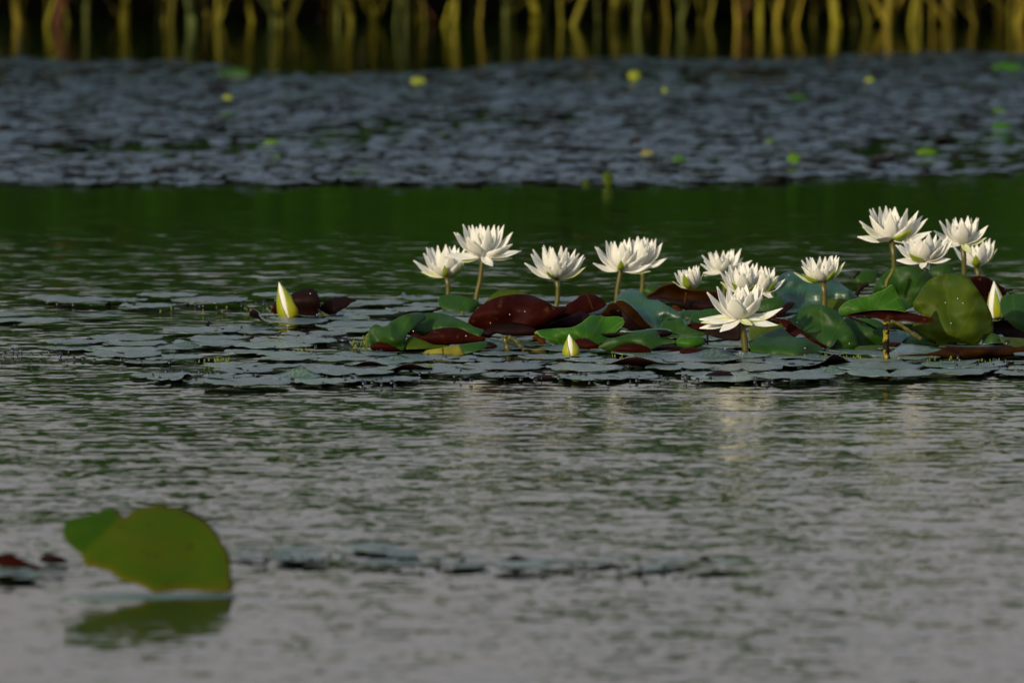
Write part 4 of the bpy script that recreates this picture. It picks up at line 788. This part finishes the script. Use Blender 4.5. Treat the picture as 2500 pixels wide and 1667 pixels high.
TR = [(-60,34,'bark',.0,'olive trunk beyond the left edge'), (48,34,'bark_warm',-.25,'leftmost visible trunk, ochre and leaning left'), (138,34,'bark_red',.12,'dim russet trunk at the far left'), (212,24,'bark_green',0,'dim green trunk at far left'), (303,32,'bark',0,'olive trunk second of the strong ones from left'), (418,26,'bark',.02,'bright straight olive trunk at upper left'), (466,44,'bark_green',-.05,'dark thick green trunk right of the bright one'),
    (530,16,'bark',.5,'thin trunk bending right, upper left'), (668,24,'bark_green',0,'slim dull green trunk left of the brightest one'), (712,20,'bark',.25,'thin leaning trunk beside the slim dull green one'), (856,30,'bark',.0,'brightest tall trunk left of centre'), (915,24,'bark',.02,'olive trunk just right of the brightest one'), (988,24,'bark_green',.03,'dim green brown trunk near centre left'), (1068,14,'bark_red',-.75,'russet stem crossing diagonally near centre'),
    (1112,26,'bark',0,'dim olive trunk right of the diagonal stem'), (1150,16,'bark_green',.1,'thin dim trunk near the centre'), (1236,28,'bark_green',0,'dull green trunk at the centre'), (1310,42,'bark',-.1,'broad twisting trunk right of centre'), (1398,24,'bark',.35,'crooked trunk with a kink right of centre'), (1500,36,'bark',.02,'strong bright trunk right of centre'), (1556,20,'bark_green',0,'thin grey green trunk beside the strong bright one'),
    (1622,22,'bark_warm',-.06,'short ochre trunk in the right half'), (1660,24,'bark_green',0,'green olive trunk in the right half'), (1712,26,'bark',.1,'olive stump like trunk in the right half'), (1800,20,'bark_red',.1,'dark red brown trunk in the right half'), (1858,28,'bark',0,'left one of a close pair of trunks'), (1896,22,'bark_warm',.05,'ochre trunk between two olive ones'), (1934,26,'bark',-.02,'right one of a close group of trunks'), (2042,40,'bark',-.08,'thick olive trunk that widens at its foot'),
    (2086,24,'bark_green',.04,'slim green trunk next to the thick one'), (2166,34,'bark_warm',-.03,'bright ochre trunk at upper right'), (2246,24,'bark',.02,'thin olive trunk between two ochre ones'), (2320,42,'bark_warm',.04,'broad glowing ochre trunk at upper right'), (2440,46,'bark_warm',-.05,'thickest ochre trunk near the right edge'), (2484,30,'bark_warm',.1,'ochre trunk at the right edge'), (2560,30,'bark',0,'olive trunk beyond the right edge')]
for i, (px, wd, mt, ln, lb) in enumerate(TR):
    fk = []
    rr_ = random.Random(i*13+1)
    for _ in range(rr_.choice((0, 1, 1, 2, 2))): fk.append((rr_.uniform(-.02, .16), rr_.choice((-1, 1))*rr_.uniform(.05, .22), rr_.uniform(.2, .5), wd*rr_.uniform(.12, .24)/FPX*YB))
    tree(px, wd, mt, ln, lb, dY=[0, .25, .1, .45, .15, .35][i % 6], forks=fk)
for i in range(44):
    px = 20+i*57+rng.uniform(-48, 48)
    tree(px, rng.uniform(9, 18), rng.choice(['bark_green', 'bark', 'bark', 'bark_warm']), rng.uniform(-.25, .25), 'slim stem standing between the main trunks of the bank row', dY=rng.uniform(-.15, .8), amp=.8,
         forks=[(rng.uniform(0, .12), rng.choice((-1, 1))*rng.uniform(.1, .3), rng.uniform(.1, .3), .003)] if rng.random() < .6 else ())
# rows farther in, seen only as dim stems, their crowns close the canopy
for i in range(46):
    px = -1500+i*120+rng.uniform(-40, 40)
    tree(px, rng.uniform(14, 30), rng.choice(['bark_green', 'bark', 'bark_red']), rng.uniform(-.2, .2), 'dim stem in the dark behind the front row of trunks', dY=rng.uniform(1.2, 3.4), amp=1.5)
for i in list(range(10))+list(range(10, 20)):
    px = (-180-i*130) if i < 10 else 2650+(i-10)*130
    tree(px, rng.uniform(24, 36), 'bark', rng.uniform(-.1, .1), 'olive trunk in the bank row outside the picture', dY=rng.uniform(0, .5))
# dense dark wood behind, reads as one mass
def hedge(name, y0, y1, x0, x1, h, n, ls):
    rg = random.Random(5); V = []; F = []
    for _ in range(n):
        x = rg.uniform(x0, x1); y = rg.uniform(y0, y1); hh = (h if x < -0.5 else (h-(x+.5)*.45 if x < 1.5 else h-.75))*(.85+.4*noise.noise(Vector((x*.45, y*.4, 1)))+.2*noise.noise(Vector((x*1.8, 3, 1))))
        p = Vector((x, y, hh*rg.random()**1.15)); a = Vector((rg.gauss(0, 1), rg.gauss(0, 1), rg.gauss(0, 1))).normalized(); b = a.cross(Vector((rg.gauss(0, 1), rg.gauss(0, 1), 1))).normalized()
        L_ = ls*rg.uniform(.6, 1.4); k = len(V); V += [p, p+a*L_*.5+b*L_*.25, p+a*L_, p+a*L_*.5-b*L_*.25]; F.append((k, k+1, k+2, k+3))
    o = link(name, mesh(name, V, F, [M['foliage']], smooth=False)); tag(o, 'dark dense wood behind the bank trees', 'wood', None, 'stuff')
hedge('dense_wood', YB+2.6, YB+5, -14, 14, 2.25, 80000, .15)

# ------------------------------------------------------------------ water and land
def sheet(name, x0, x1, y0, y1, z, m, nx=2, ny=2, zf=None):
    V = [Vector((x0+(x1-x0)*i/nx, y0+(y1-y0)*j/ny, z)) for j in range(ny+1) for i in range(nx+1)]
    if zf: V = [Vector((v.x, v.y, zf(v.x, v.y))) for v in V]
    F = [(j*(nx+1)+i, j*(nx+1)+i+1, (j+1)*(nx+1)+i+1, (j+1)*(nx+1)+i) for j in range(ny) for i in range(nx)]
    o = link(name, mesh(name, V, F, [M[m]])); tag(o, None, None, None, 'structure'); return o
sheet('water', -400, 400, -400, YB+2.2, 0.0, 'water')
def bz(x, y):
    d = y-(YB+1.2)+.35*noise.noise(Vector((x*.8, 0, 0)))
    return min(.55, d*.16)+.05*noise.noise(Vector((x*1.3, y*1.3, 7))) if d < 6 else .55
sheet('ground', -400, 400, YB+.6, YB+900, 0, 'mud', 300, 120, bz)
